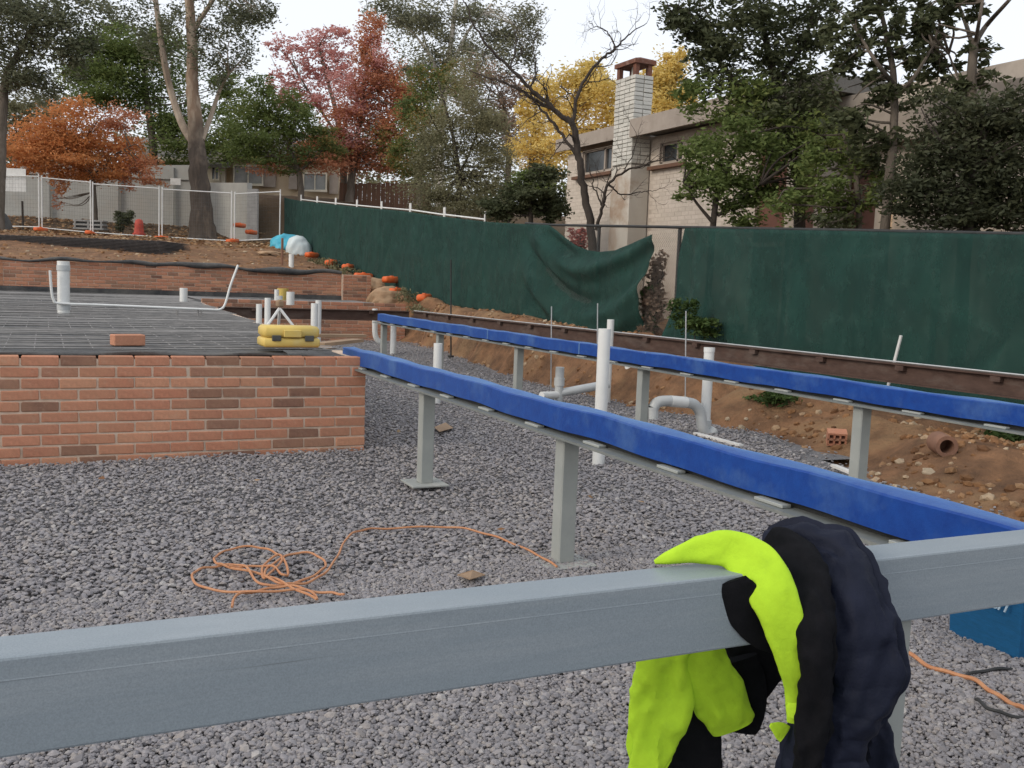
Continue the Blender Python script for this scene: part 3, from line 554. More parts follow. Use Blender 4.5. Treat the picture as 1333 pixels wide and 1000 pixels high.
p = onz(337, 424, ZS); pipe('shorter white pipe left of its taller neighbour behind the yellow case', p, zpx(336, 396, p), .036)
p = np.array([*ony(409, 430, 15.2)[:2], ZG]); pipe('white pipe with a dark band in the pit behind the yellow case', p, zpx(410, 395, p), .055); q = ony(409, 397, 15.2); 
p = np.array([*ony(414, 430, 16.0)[:2], ZG]); pipe('white pipe just right of the banded one behind the yellow case', p, zpx(413, 391, p), .05)
p = onz(378, 394, .76); pipe('white pipe with a black cap band at the foot of the back wall', p, zpx(378, 380, p), .085)
c = ony(378, 384, p[1]); 
p = onz(360, 392, .76); pipe('white stub beside the yellow tub at the back of the slab', p, zpx(360, 377, p), .05)
p = onz(368, 391, .76); o = MB().lathe(p, [(.10, 0), (.13, .27), (.12, .27), (.10, .03)], 14).build('yellow_tub', M['yellow_case'], org=p, smooth=True); tag(o, 'small yellow tub near the foot of the back wall', 'tub')
# bent pipes at the far end of the blue beam
Yb = 17.9; t = thing('bent_pipe', 'white pipe with a bend at the foot, before the far brick wall', 'pipe', ony(490, 430, Yb))
MB().tube(spline([ony(x, y, Yb) for x, y in ((488, 402), (488, 425), (489, 438), (494, 445), (502, 446))], 5), .052, 12).build('tube', M['pvc'], t, smooth=True)
p = np.array([*ony(512, 440, 17.6)[:2], ZG]); pipe('straight white pipe right of the bent one at the blue beam end', p, .62, .055)
# ================================================================== SMALL THINGS ON SLAB
p0, p1 = onz(344, 455, ZS+.06), onz(416, 455, ZS+.06); cz = ZS+.075; c = (p0+p1)/2; wx = np.linalg.norm(p1-p0); hh = .165; dp = .28; cy_ = c[1]+dp/2
t = thing('tool_case', 'yellow plastic tool case lying at the front edge of the slab', 'tool case', (c[0], cy_, cz))
MB().box((c[0], cy_, cz+hh*.22), (wx, dp, hh*.44), bev=.014).build('lower_shell', M['yellow_case'], t, smooth=True)
MB().box((c[0], cy_, cz+hh*.73), (wx*.98, dp*.97, hh*.54), bev=.02).build('lid', M['yellow_case'], t, smooth=True)
for u in (-.28, .30): MB().box((c[0]+u*wx, cy_-dp/2-.004, cz+hh*.44), (.07, .02, .045), bev=.004).build('latch', M['dark_latch'], t)
MB().box((c[0]-.0, cy_-dp/2-.006, cz+hh*.66), (.14, .016, .06), bev=.006).build('handle', M['yellow_case'], t)
p = onz(167, 450, ZS+.055); o = MB().box(p+[0, .06, .04], (.235, .11, .085), .25, bev=.006).build('loose_brick', M['brick'], org=p); tag(o, 'single loose red brick lying on the steel mesh', 'brick')
# laser level on low tripod
p = onz(365, 432, ZS+.05); t = thing('laser_level', 'small tan laser level on a low white tripod behind the yellow case', 'laser level', p)
hd = ony(364, 399, p[1]); MB().box(hd+[0, 0, .03], (.07, .07, .07), .3, bev=.012).build('body', M['wood'], t); MB().tube([hd+[0, 0, .07], hd+[0, 0, .11]], .03, 12).build('lens_housing', M['pvc_grey'], t)
for dx, dy in ((-.19, -.06), (.17, -.08), (.02, .2)): MB().tube([hd-[0, 0, .02], p+[dx, dy, .0]], [.016, .014], 6).build('leg', M['white_metal'], t)
a = onz(430, 452, ZS+.03); 
for k, (pa, lb) in enumerate(((((418, 452), (470, 446)), 'weathered board lying across the front corner of the slab'), (((425, 440), (478, 440)), 'second weathered board behind the corner board on the slab'))):
    a, b = onz(*pa[0], ZS+.03), onz(*pa[1], ZS+.03); a[0] = min(a[0], 2.2); d = b-a; o = MB().box((a+b)/2+[0, .1, .015], (np.linalg.norm(d), .12, .03), math.atan2(d[1], d[0])).build('board', M['wood'], org=a); tag(o, lb, 'board')
# ================================================================== EXTENSION CORDS
def cord(name, label, pix, r=.0058, mt='cord', z=ZG+.026):
    P = np.array([onz(x, y, z) for x, y in pix]); S = spline(P, 10); S[:, 2] += .005*np.sin(np.arange(len(S))*.23)+.003*np.sin(np.arange(len(S))*.61); 
    return tag(MB().tube(S, r, 6).build(name, M[mt], org=S[0], smooth=True), label, 'cord')
cord('extension_cord', 'coiled orange extension cord lying on the gravel before the brick wall', [(725, 738), (697, 722), (660, 703), (620, 692), (570, 686), (500, 687), (468, 692), (450, 702), (440, 722), (425, 745), (400, 757), (365, 759), (345, 750), (352, 735), (380, 722), (410, 722), (424, 733), (414, 747), (385, 758), (340, 760), (318, 738), (290, 735), (262, 741), (250, 752), (270, 765), (330, 772), (390, 768), (430, 771), (448, 776)])
cord('extension_cord', 'inner loops of the orange cord coil on the gravel', [(302, 790), (308, 776), (335, 768), (370, 764), (400, 768), (412, 778), (380, 766), (345, 748), (300, 738), (282, 734), (280, 724), (300, 715), (335, 713), (358, 718), (367, 730), (345, 752), (343, 735), (365, 724), (375, 744), (368, 748), (352, 738), (318, 737), (298, 738)])
cord('extension_cord', 'orange cord running over the gravel right of the jacket', [(1160, 842), (1180, 850), (1215, 868), (1258, 882), (1290, 900), (1320, 915), (1345, 930), (1400, 960)], .008)
cord('extension_cord', 'small dangling loop of orange cord on the gravel beside the jacket', [(1150, 900), (1165, 880), (1168, 872), (1172, 885), (1168, 898), (1160, 905)], .007)
cord('electric_lead', 'thin dark lead on the gravel near the blue bag', [(1255, 880), (1290, 873), (1333, 868), (1390, 862)], .006, 'black_metal')
cord('electric_lead', 'thin black lead looping right of the orange cord', [(1270, 910), (1290, 925), (1333, 932), (1390, 935)], .006, 'black_metal')
# scraps
for pix, lb in ((((565, 556), (580, 550), (590, 557), (572, 562)), 'torn pale scrap of paper on the gravel beyond the near blue beam'), (((595, 748), (615, 742), (632, 748), (612, 754)), 'brown curled leaf scrap on the gravel behind the foreground beam')):
    P = [onz(x, y, ZG+.025+.02*(k % 2)) for k, (x, y) in enumerate(pix)]; mb = MB().add(P+[q-[0, 0, .004] for q in P], [(0, 1, 2, 3), (7, 6, 5, 4)]+[(k, (k+1) % 4, 4+(k+1) % 4, 4+k) for k in range(4)]); tag(mb.build('scrap', M['wood'], org=P[0]), lb, 'scrap')
a, b = onz(905, 564, ZG+.03), onz(965, 580, ZG+.03); d = b-a; o = MB().box((a+b)/2, (np.linalg.norm(d), .05, .02), math.atan2(d[1], d[0])).build('batten', M['white_metal'], org=a); tag(o, 'narrow white batten on the gravel behind the near blue beam', 'batten')
a, b = onz(1085, 606, ZG+.03), onz(1112, 617, ZG+.03); d = b-a; o = MB().box((a+b)/2, (np.linalg.norm(d), .05, .02), math.atan2(d[1], d[0])).build('batten', M['white_metal'], org=a); tag(o, 'short pale batten at the edge of the orange bank', 'batten')
# broken clay pipe and hollow brick on the bank
p = onx(1230, 596, 6.35); p[2] = float(ground(p[0], p[1]))+.07; t = thing('clay_pipe', 'short broken clay pipe with its open end poking out of the bank', 'clay pipe', p)
d = np.array([-.5, -.85, -.02]); d /= np.linalg.norm(d); n = 20; a_ = np.cross(d, [0, 0, 1]); a_ /= np.linalg.norm(a_); b_ = np.cross(d, a_)
rings = [(p-d*.2, .085), (p+d*.03, .085), (p+d*.03, .055), (p-d*.15, .055)]; vs = [c+rr*(a_*math.cos(2*math.pi*k/n)+b_*math.sin(2*math.pi*k/n)) for c, rr in rings for k in range(n)]
MB().add(vs, [(i*n+k, i*n+(k+1) % n, (i+1)*n+(k+1) % n, (i+1)*n+k) for i in range(3) for k in range(n)]+[tuple(range(3*n, 4*n))]).build('pipe_wall', M['clay'], t, smooth=True)
p = onx(1090, 556, 6.5); p[2] = float(ground(p[0], p[1]))+.06; t = thing('hollow_brick', 'broken hollow brick with square holes lying on the bank', 'brick', p)
ax = (np.array([.8, -.6, 0]), np.array([.55, .75, .3]), np.array([-.18, -.24, .95]))
for i in range(3):
    MB().box(p+ax[2]*(-.055+.055*i), (.17, .11, .018), ax=ax).build('web', M['brick'], t)
for i in range(4): MB().box(p+ax[0]*(-.076+.0507*i), (.016, .11, .10), ax=ax).build('rib', M['brick'], t)
# ================================================================== BLUE BAG
pa, pb = onz(1236, 824, ZG), onz(1325, 864, ZG); d = pb-pa; d[2] = 0; L_ = np.linalg.norm(d); d /= L_; s = np.array([d[1], -d[0], 0]); s = s if s@(pa-C0) > 0 else -s
t = thing('tool_bag', 'blue woven bag with white lettering, under the right end of the foreground beam', 'bag', pa)
G = []
def bag_ring(z, k): c = [pa-s*0+d*(.02*k), pb-d*.0, pb+s*.26, pa+s*.26+d*.02*k]; m = sum(c)/4; return [m+(q-m)*(1-.06*k)+np.array([0, 0, z-ZG]) for q in c]
R_ = [bag_ring(ZG, 0), bag_ring(ZG+.09, -.2), bag_ring(ZG+.18, .1), bag_ring(ZG+.27, .6)]
MB().add([q for r_ in R_ for q in r_], [(i*4+k, i*4+(k+1) % 4, (i+1)*4+(k+1) % 4, (i+1)*4+k) for i in range(3) for k in range(4)]+[(3, 2, 1, 0), (12, 13, 14, 15)]).build('bag_body', M['bag_blue'], t)
fc = bpy.data.curves.new('lettering', 'FONT'); fc.body = 'ibsch'; fc.size = .10; fc.extrude = .002; fc.shear = .35; fc.space_character = .9; fo = bpy.data.objects.new('lettering', fc); COL.objects.link(fo)
_c = pa+d*L_*.34-s*.030+np.array([0, 0, .190]); fo.matrix_world = Matrix([[d[0], 0, -s[0], _c[0]], [d[1], 0, -s[1], _c[1]], [0, 1, 0, _c[2]], [0, 0, 0, 1]])
dg = bpy.context.evaluated_depsgraph_get(); me = bpy.data.meshes.new_from_object(fo.evaluated_get(dg)); me.transform(fo.matrix_world); me.transform(Matrix.Translation(-Vector(pa))); bpy.data.objects.remove(fo)
me.materials.clear(); me.materials.append(M['white_print']); lo = bpy.data.objects.new('lettering', me); COL.objects.link(lo); lo.parent = t

# ================================================================== FENCES AND SHADE CLOTH
FX = 8.42
_tp = [onx(x, y, FX) for x, y in ((1333, 305), (1100, 300), (890, 296), (720, 293), (640, 288), (562, 279), (530, 274), (480, 270), (440, 266), (393, 261), (372, 257))]
TY = [p[1] for p in _tp]; TZ = [p[2] for p in _tp]
def top_z(y): return np.interp(y, [0.]+TY, [TZ[0]-.2]+TZ)
t = thing('chain_link_fence', 'black chain link fence, wire bare in the gap between the green cloths', 'fence', (FX, 9, 0))
Y0f, Y1f = .8, 17.4; yy = np.linspace(Y0f, Y1f, 30)
MB().tube([(FX, y, top_z(y)) for y in yy], .022, 8).build('top_rail', M['black_metal'], t, smooth=True)
ya, yb = onx(778, 300, FX)[1], onx(883, 300, FX)[1]; st = ya-yb; y = ya+st
while y > 1: 
    MB().tube([(FX+.03, y, fence_z(y)-.2), (FX+.03, y, top_z(y)+.01)], .03, 8).build('post', M['black_metal'], t, smooth=True); y -= st
mb = MB(); ps = .055
for k, y in enumerate(np.arange(onx(895, 350, FX)[1], 17.2, ps)):
    zt, zb = float(top_z(y)), float(fence_z(y)); n = int((zt-zb)/ps)
    mb.tube([(FX+.004*(-1)**i, y+(ps/2 if i % 2 else -ps/2)*1.02, zt-i*ps) for i in range(n)], .0032, 3, cap=False)
mb.build('wire_mesh', M['wire'], t)
def cloth(label, top, bot, nu, nv, foldf):
    """hanging cloth: top and bottom edges given as (y, z) along the fence"""
    def res(P): P = np.array(P); d = np.r_[0, np.cumsum(np.linalg.norm(np.diff(P, axis=0), axis=1))]; u = np.linspace(0, d[-1], nu); return np.stack([np.interp(u, d, P[:, 0]), np.interp(u, d, P[:, 1])], 1)
    a, b = res(top), res(bot); G = np.zeros((nv, nu, 3))
    for j in range(nv):
        v = j/(nv-1); q = a*(1-v)+b*v; G[j, :, 1] = q[:, 0]; G[j, :, 2] = q[:, 1]; G[j, :, 0] = FX-.075-foldf(q[:, 0], q[:, 1], v, np.linspace(0, 1, nu))
    o = MB().grid(G).build('shade_cloth', M['shade'], org=G[nv//2, nu//2], smooth=True); md = o.modifiers.new('thick', 'SOLIDIFY'); md.thickness = .004
    return tag(o, label, 'shade cloth')
def yz(px, py): p = onx(px, py, FX-.1); return (p[1], p[2])
tl = [(38.6, float(top_z(38.6)))]+[(y, float(top_z(y))-.02) for y in np.arange(38, 17.3, -1.0)]+[yz(*q) for q in ((714, 293), (724, 300), (735, 309), (750, 320), (765, 326), (780, 328), (800, 326), (822, 317), (838, 310), (849, 305))]
ytip = tl[-1][0]; ybr = yz(828, 434)
bl = [(y, float(fence_z(y))+.0) for y in np.arange(38.6, 15, -1.0)]+[(14.6, .60), (ybr[0]+.2, float(fence_z(14))-.05), (ybr[0], float(fence_z(13.6))-.08)]
def fold_l(y, z, v, u):
    s = sstep(17.6, 16.2, y); q = np.clip((17.2-y)/(17.2-ytip), 0, 1)
    sag = (z-1.5)+1.35*(4*(q-.5)**2-1)*-.6+.25*q          # distance measured along the swag curves
    f = s*(.11*np.sin(sag*7.0+.6+2*vnoise(y*.9, z*.9, 31))*(1+1.2*vnoise(y*1.3, z*.7, 32))+.03*np.sin(sag*17+q*3+3*vnoise(y, z, 33)))*sstep(0, .12, v)*(1-.35*v)+s*.05
    f = f+s*.015*np.sin((y-ytip)*11+z*2)*sstep(.55, .9, q)
    f = f+.035*np.sin(y*1.9+z*.6)*np.sin(v*3.0)+.03*vnoise(y*2.2, z*1.4, 3)+.03*vnoise(y*5, z*4, 8)
    return f*np.minimum(1, .3+v*4)
cloth('long green shade cloth on the left, sagging from the fence at its right end', tl, bl, 330, 40, fold_l)
tr = [yz(889, 297)]+[(y, float(top_z(y))-.01) for y in np.arange(yz(889, 297)[0]-.2, .8, -.4)]
yl = yz(864, 432)[0]; br = [(yl, float(fence_z(yl))-.05)]+[(y, float(fence_z(y))-.08) for y in np.arange(yl-.2, .8, -.4)]
def fold_r(y, z, v, u):
    e = np.exp(-(tr[0][0]-y+.6*v)/.8)
    return .07*np.sin((tr[0][0]-y)*15+z*1.5)*e*(.3+v)+.03*np.sin(y*2.3+z)*np.sin(v*3.1)+.04*vnoise(y*2.4, z*1.1, 4)+.03*vnoise(y*6, z*3, 6)+.05*v*np.sin(y*1.1)**2
cloth('right green shade cloth stretched along the black fence rail to the picture edge', tr, br, 200, 34, fold_r)

def fence_panel(label, a, b, h, mtl='white_metal', wires=True, group=None, ext=.08):
    a = np.array(a, float); b = np.array(b, float); t = thing('mesh_barrier', label, 'barrier', (a+b)/2, group); zz = np.array([0, 0, 1.])
    for p in (a, b): MB().tube([p-zz*.04, p+zz*(h+ext)], .023, 8).build('post', M[mtl], t, smooth=True)
    MB().tube([a+zz*h, b+zz*h], .020, 8).build('top_rail', M[mtl], t, smooth=True); MB().tube([a+zz*.12, b+zz*.12], .020, 8).build('bottom_rail', M[mtl], t, smooth=True)
    if wires:
        m = MB(); n = 30
        for k in range(1, n): p = lerp(a, b, k/n); m.tube([p+zz*.12, p+zz*h], .0022, 3, cap=False)
        for k in range(1, 13): q = zz*(.12+(h-.12)*k/13); m.tube([a+q, b+q], .0022, 3, cap=False)
        m.build('wire_mesh', M['wire'], t)
    return t
fp = [((-62, 297), 228, (51, 300), 230), ((55, 301), 232, (118, 307), 238), ((121, 307), 240, (207, 313), 246), ((211, 313), 247, (301, 318), 252), ((305, 318), 252, (364, 315), 251)]
fl = ['leftmost white fence panel, cut by the picture edge, before the grey wall', 'white fence panel before the orange tree, left of the drain cover post', 'white fence panel with the red cone behind it', 'white fence panel crossing the big gum tree trunk', 'narrow far white fence panel between the gum tree and the green cloth']
ends = []
for ((x0, y0), t0, (x1, y1), t1), lb in zip(fp, fl):
    a, b = atd(x0, y0, 36), atd(x1, y1, 36); hh = (atd(x0, t0, 36)[2]-a[2]+atd(x1, t1, 36)[2]-b[2])/2; fence_panel(lb, a, b, hh); ends += [a, b]
yy = [onx(392, 262, FX+.06)[1]]
while yy[-1] > 19.5: yy.append(yy[-1]-2.42)
for k in range(len(yy)-1):
    a, b = (FX+.05, yy[k]-.03, float(top_z(yy[k]))-2.02), (FX+.05, yy[k+1]+.03, float(top_z(yy[k+1]))-2.02)
    fence_panel('white panel of temporary fencing behind the long green cloth, only rail and post tips showing', a, b, 2.04, 'white_metal', False, 'panels behind the long green cloth', .17)
def spot(px, py, d): p = atd(px, py, d); p[2] = max(p[2], float(ground(p[0], p[1]))-.02); return p
# orange feet
foot = None
def add_foot(p, rz, label, group):
    global foot
    if foot is None:
        me_o = MB().box((0, 0, .075), (.52, .24, .16), bev=.04).box((.0, 0, .165), (.10, .08, .03), bev=.01).build('barrier_block', M['orange'], org=np.zeros(3), smooth=True); foot = me_o; o = me_o
    else: o = foot.copy(); COL.objects.link(o)
    o.location = tuple(p); o.rotation_euler = (rng.normal(0, .06), rng.normal(0, .06), rz); o['label'] = label; o['category'] = 'barrier block'; o['group'] = group
G1, G2 = 'orange feet along the green cloth', 'orange feet of the white fence'
for (x, y, lb) in ((406, 331, 'orange block by the white bag, highest of the row along the green cloth'), (431, 341, 'second orange block down from the white bag, on grass'), (453, 347, 'third orange block down the row, beside two pale boulders uphill'), (473, 359, 'orange block with a pale end in the middle of the row'), (510, 364, 'orange block tight against the green cloth above the dirt mound'), (516, 379, 'orange block sitting on the dirt mound'), (552, 396, 'bright orange block lowest and nearest in the row along the cloth')):
    p = onx(x, y+4, 8.05 if x != 510 else 8.2); p[2] = max(p[2], float(ground(p[0], p[1]))); add_foot(p, rng.uniform(.3, 1.2) if x != 473 else .1, lb, G1)
for k, (x, y, lb) in enumerate(((53, 303, 'orange foot under the first pair of white fence posts from the left'), (118, 308, 'orange foot under the fence post by the drain cover'), (210, 314, 'orange foot under the post left of the gum trunk'), (303, 318, 'orange foot under the post right of the gum trunk'), (312, 296, 'smaller orange foot farther back on the slope by the pale wall'), (327, 305, 'orange foot at the end of the pale wall'))):
    p = atd(x, y-1, 35.8) if k < 4 else spot(x, y, 38.5); add_foot(p, .75+rng.normal(0, .2), lb, G2)
# ================================================================== BACK TERRACE CLUTTER
p = atd(105, 326, 28.5); t = thing('mesh_stack', 'long dark stack of steel mesh sheets lying behind the back brick wall', 'steel stack', p)
rgt, fwd = np.array([_r[0], _r[1], 0]), np.array([-_r[1], _r[0], 0])
x0 = atd(-140, 326, 28.5); x1 = atd(216, 328, 28.5); L_ = np.linalg.norm((x1-x0)[:2]); d = (x1-x0); d[2] = 0; d /= np.linalg.norm(d); s = np.array([-d[1], d[0], 0])
for k in range(11):
    m = MB(); z0 = p[2]-.06+k*.04; j = rng.uniform(-.12, .12); 
    for q in np.arange(0, 2.41, .2): a = np.array([x0[0], x0[1], z0])+s*q+d*j; m.tube([a, a+d*L_], .009, 4)
    for q in np.arange(.1, L_, .2): a = np.array([x0[0], x0[1], z0+.018])+d*(q+j); m.tube([a, a+s*2.4], .009, 4)
    m.build('mesh_sheet', M['bar_dark'], t)
def lump(name, label, cat, c, r, mt, seed, par=None, amp=.28):
    bm = bmesh.new(); bmesh.ops.create_icosphere(bm, subdivisions=4, radius=1); rs = np.random.default_rng(seed); o3 = rs.uniform(0, 9, 3)
    V = np.array([v.co[:] for v in bm.verts]); n = vnoise(V[:, 0]*2.2+o3[0], V[:, 1]*2.2+V[:, 2]*1.7+o3[1], seed)*1.2+vnoise(V[:, 0]*5+V[:, 2]*3, V[:, 1]*5+V[:, 2]*4, seed+1)*.6
    for v, k in zip(bm.verts, n): q = v.co*(1+amp*k); v.co = Vector((q.x*r[0], q.y*r[1], max(q.z, -.25)*r[2]))
    me = bpy.data.meshes.new(name); bm.to_mesh(me); bm.free(); me.materials.append(mt); me.polygons.foreach_set('use_smooth', [True]*len(me.polygons)); o = bpy.data.objects.new(name, me); COL.objects.link(o); o.location = tuple(c); ORG[o.name] = np.array(c)
    return tag(o, label, cat)
lump('tarp_heap', 'crumpled bright blue tarp heaped at the far end of the green cloth', 'tarp', spot(374, 322, 35), (.62, .5, .46), M['tarp_blue'], 3)
lump('white_bag', 'full white plastic bag leaning on the blue tarp heap', 'bag', spot(389, 328, 34), (.42, .36, .55), M['tarp_white'], 4, amp=.2)
lump('dark_bundle', 'grey blue wrapped bundle at the left picture edge before the fence', 'bundle', spot(-3, 312, 34), (.45, .4, .75), M['membrane'], 6, amp=.2)
for c, r, lb, sd in ((spot(487, 376, 27), (.42, .4, .26), 'pale round boulder of clay above the far brick return', 11), (spot(505, 392, 25), (.5, .42, .34), 'large pale clay lump below the row of orange blocks', 12), (spot(352, 330, 31), (.4, .25, .08), 'flat pale rock behind the back brick wall', 13), (spot(470, 372, 28), (.3, .3, .14), 'small clay lump left of the pale boulder', 14)):
    lump('boulder', lb, 'boulder', c, r, M['clay_lump'], sd)
p = atd(367, 352, 27); o = MB().box(p+[0, 0, .40], (.06, .06, .95), bev=.008).build('orange_stake', M['clay'], org=p); tag(o, 'orange wooden stake standing before the blue tarp', 'stake')
p = atd(379, 356, 26.8); pipe('white pipe standing just right of the orange stake behind the back wall', p, atd(379, 331, 26.8)[2], .07)
p = onz(387, 382, .8); t = thing('marker_stake', 'thin dark stake with an orange tip leaning before the back brick wall', 'stake', p); MB().tube([p, ony(391, 350, p[1])], .02, 6).build('shaft', M['black_metal'], t)
MB().lathe(ony(391, 350, p[1]), [(.035, 0), (.035, .14), (.015, .2)], 8).build('tip', M['orange'], t, smooth=True)
p = spot(118, 300, 38); t = thing('drain_cover', 'grey slotted concrete drain pit behind the white fence under the orange tree', 'drain', p)
for k in range(3): MB().box(p+[0, 0, .05+.15*k], (1.15, .5, .07), -.42, bev=.01).build('slab_ring', M['concrete'], t)
MB().box(p+[0, 0, .2], (1.0, .4, .34), -.42).build('dark_core', M['black_metal'], t)
for u in (-.5, 0, .5): MB().box(p+np.array([math.cos(-.42)*u, math.sin(-.42)*u, .2])-fwd*0, (.06, .52, .34), -.42).build('pillar', M['concrete'], t)
p = spot(181, 306, 37.5); o = MB().lathe(p, [(.24, 0), (.24, .06), (.19, .07), (.16, .3), (.17, .36), (.13, .55), (.05, .6)], 14).build('red_cone', M['red_plastic'], org=p, smooth=True); tag(o, 'small red marker cone behind the white fence', 'cone')
for (x0, y0, x1, y1), lb in (((6, 219, 33, 250), 'large white notice board fixed on the white fence at far left'), ((222, 232, 235, 241), 'small white sign on the grey wall left of the gum trunk')):
    dd = 35.9 if x0 < 50 else 44.6; a, b = atd(x0, y0, dd), atd(x1, y1, dd); c = (a+b)/2; o = MB().box(c, (np.linalg.norm((b-a)[:2]), .02, abs(a[2]-b[2])), -YAW).build('notice_board', M['white_metal'], org=c); tag(o, lb, 'sign')
p = spot(13, 322, 33); MBs = MB().tube([spot(30, 300, 37), atd(29, 262, 37)], .04, 6).build('wooden_stake', M['bark_dark'], org=spot(30, 300, 37)); tag(MBs, 'dark wooden stake behind the leftmost fence panel', 'stake')
# ================================================================== GREY WALL AND FAR HOUSE
def vbox(mb, px0, py0, px1, py1, d, th=.2, d2=None):
    """upright slab seen between two image corners at camera distance d (d2 at its right end)"""
    d2 = d2 or d; a0, a1 = atd(px0, py0, d), atd(px0, py1, d); b0, b1 = atd(px1, py0, d2), atd(px1, py1, d2)
    za, zb = a0[2], min(a1[2], b1[2]); a = np.array([a0[0], a0[1], 0]); b = np.array([b0[0], b0[1], 0]); t_ = (b-a)/np.linalg.norm(b-a); s_ = np.array([-t_[1], t_[0], 0])*th; s_ = s_ if s_@F > 0 else -s_
    zt2 = b0[2]
    return mb.add([(*(a)[:2], zb), (*(b)[:2], zb), (*(b)[:2], zt2), (*(a)[:2], za)]+[(*(a+s_)[:2], zb), (*(b+s_)[:2], zb), (*(b+s_)[:2], zt2), (*(a+s_)[:2], za)], [(0, 1, 2, 3), (7, 6, 5, 4), (0, 4, 5, 1), (1, 5, 6, 2), (2, 6, 7, 3), (3, 7, 4, 0)])
t = thing('garden_wall', 'long grey rendered garden wall behind the white fence and orange tree', 'wall', spot(120, 282, 46))
vbox(MB(), -150, 218, 250, 300, 45.5).build('wall', M['grey_wall'], t); vbox(MB(), -150, 215, 250, 219, 45.4, .4).build('coping', M['grey_wall'], t)
for x in (60, 150, 222): vbox(MB(), x, 218, x+4, 300, 45.3, .1).build('pier', M['grey_wall'], t)
t = thing('garden_wall', 'paler end of the garden wall running down towards us right of the gum trunk', 'wall', spot(300, 300, 42))
vbox(MB(), 251, 238, 322, 320, 45.4, .2, 39.5).build('wall', M['grey_wall'], t); vbox(MB(), 322, 246, 335, 312, 39.4, .25).build('end_pier', M['concrete'], t)
t = thing('far_house', 'tan rendered house with grey roof far behind the gum tree and garden wall', 'house', atd(360, 280, 54))
D = 54
vbox(MB(), 300, 196, 442, 335, D, 6).build('wall', M['tan_wall'], t); vbox(MB(), 200, 208, 300, 335, D+.6, 5).build('wall', M['tan_wall'], t)
vbox(MB(), 268, 212, 293, 246, D-.3, .3).build('gable_wall', M['cream'], t)
a, b, c = atd(262, 216, D-.6), atd(300, 205, D-.6), atd(292, 192, D-.6); dv = F*np.array([1, 1, 0])*.5
MB().add([a, b, c, a+dv, b+dv, c+dv], [(0, 1, 2), (5, 4, 3), (0, 3, 4, 1), (1, 4, 5, 2), (2, 5, 3, 0)]).build('gable', M['cream'], t)
for (x0, y0, x1, y1), mt_ in (((305, 216, 341, 239), 'glass_pale'), ((396, 226, 424, 247), 'glass_pale'), ((276, 218, 284, 233), 'glass')):
    w_ = vbox(MB(), x0, y0, x1, y1, D-.34 if x0 > 290 else D-.36, .06).build('window', M[mt_], t)
    for q in ((x0-1.5, y0-1.5, x1+1.5, y0), (x0-1.5, y1, x1+1.5, y1+2), (x0-1.5, y0, x0, y1), (x1, y0, x1+1.5, y1), ((x0+x1)/2-.6, y0, (x0+x1)/2+.6, y1)):
        o = vbox(MB(), *q, D-.42, .1).build('frame', M['cream'], t); o.parent = w_
for q in ((343, 215, 359, 243), (376, 221, 387, 246), (429, 225, 440, 252)): vbox(MB(), *q, D-.2, .12).build('shutter', M['fascia'], t)
def slope_roof(px0, px1, ye, yr, d, run, name='roof', mt='roof_tile'):
    a0, a1 = atd(px0, ye, d), atd(px1, ye, d); b0, b1 = atd(px0, yr, d+run), atd(px1, yr, d+run); th = np.array([0, 0, .18])
    MB().add([a0, a1, b1, b0, a0-th, a1-th, b1-th, b0-th], [(0, 1, 2, 3), (7, 6, 5, 4), (0, 4, 5, 1), (1, 5, 6, 2), (2, 6, 7, 3), (3, 7, 4, 0)]).build(name, M[mt], t)
slope_roof(296, 452, 200, 172, D-.9, 4); slope_roof(180, 268, 208, 180, D-.5, 4); slope_roof(180, 268, 206, 205, D-.62, .06, 'gutter', 'cream'); slope_roof(262, 300, 214, 188, D-.8, 2.5)
# dark timber fence / carport right of the far house
t = thing('timber_fence', 'dark timber fence in the shade between the far house and the grey green bushes', 'fence', atd(500, 280, 45))
for k, x in enumerate(np.arange(442, 560, 6.)): vbox(MB(), x, 238+(k % 2), x+5.6, 285, 45+.03*(k % 2), .05).build('plank', M['brown'], t)
# ================================================================== RIGHT HOUSE WITH CHIMNEY
HX = 11.5
t = thing('brick_house', 'pinkish painted brick house with a tall chimney behind the right fence', 'house', (HX, 15, 0))
def hz(px, py, X=HX): return onx(px, py, X)
yL = hz(737, 240)[1]; cf = 11.05; ya = onx(822, 200, cf)[1]; yb_ = onx(797, 200, cf)[1]
w1 = (hz(757, 197), hz(794, 221)); w2 = (hz(858, 187), hz(886, 209))
def panel_wall(y0, y1, z0, z1, holes, name='wall', mt=None):
    """wall slab facing -X with real openings, split into rectangles round the holes"""
    mb = MB(); cuts = sorted({y0, y1, *[h[0] for h in holes], *[h[1] for h in holes]})
    for a, b in zip(cuts[:-1], cuts[1:]):
        zz = [(z0, z1)]
        for h in holes:
            if h[0] < (a+b)/2 < h[1]: zz = [(z0, h[2]), (h[3], z1)]
        for p, q in zz: mb.box((HX+.15, (a+b)/2, (p+q)/2), (.24, b-a, q-p))
    return mb.build(name, mt or M['pink_plain'], t)
H_ = [(w[1][1], w[0][1], w[1][2], w[0][2]) for w in (w1, w2)]
doors = [((986, 190), (1018, 300)), ((1036, 225), (1056, 300)), ((1103, 206), (1135, 305))]
DH = [(hz(*b)[1], hz(*a)[1], .3, hz(*a)[2]) for a, b in doors]
zr1 = hz(745, 194)[2]; zr2 = hz(860, 176)[2]
panel_wall(hz(1345, 200)[1]-3, yL, -.2, zr2, H_+DH)
BP = brick_shape(.03, .23, .075, name='brick', mt=M['pink_wall'])
mb = MB()
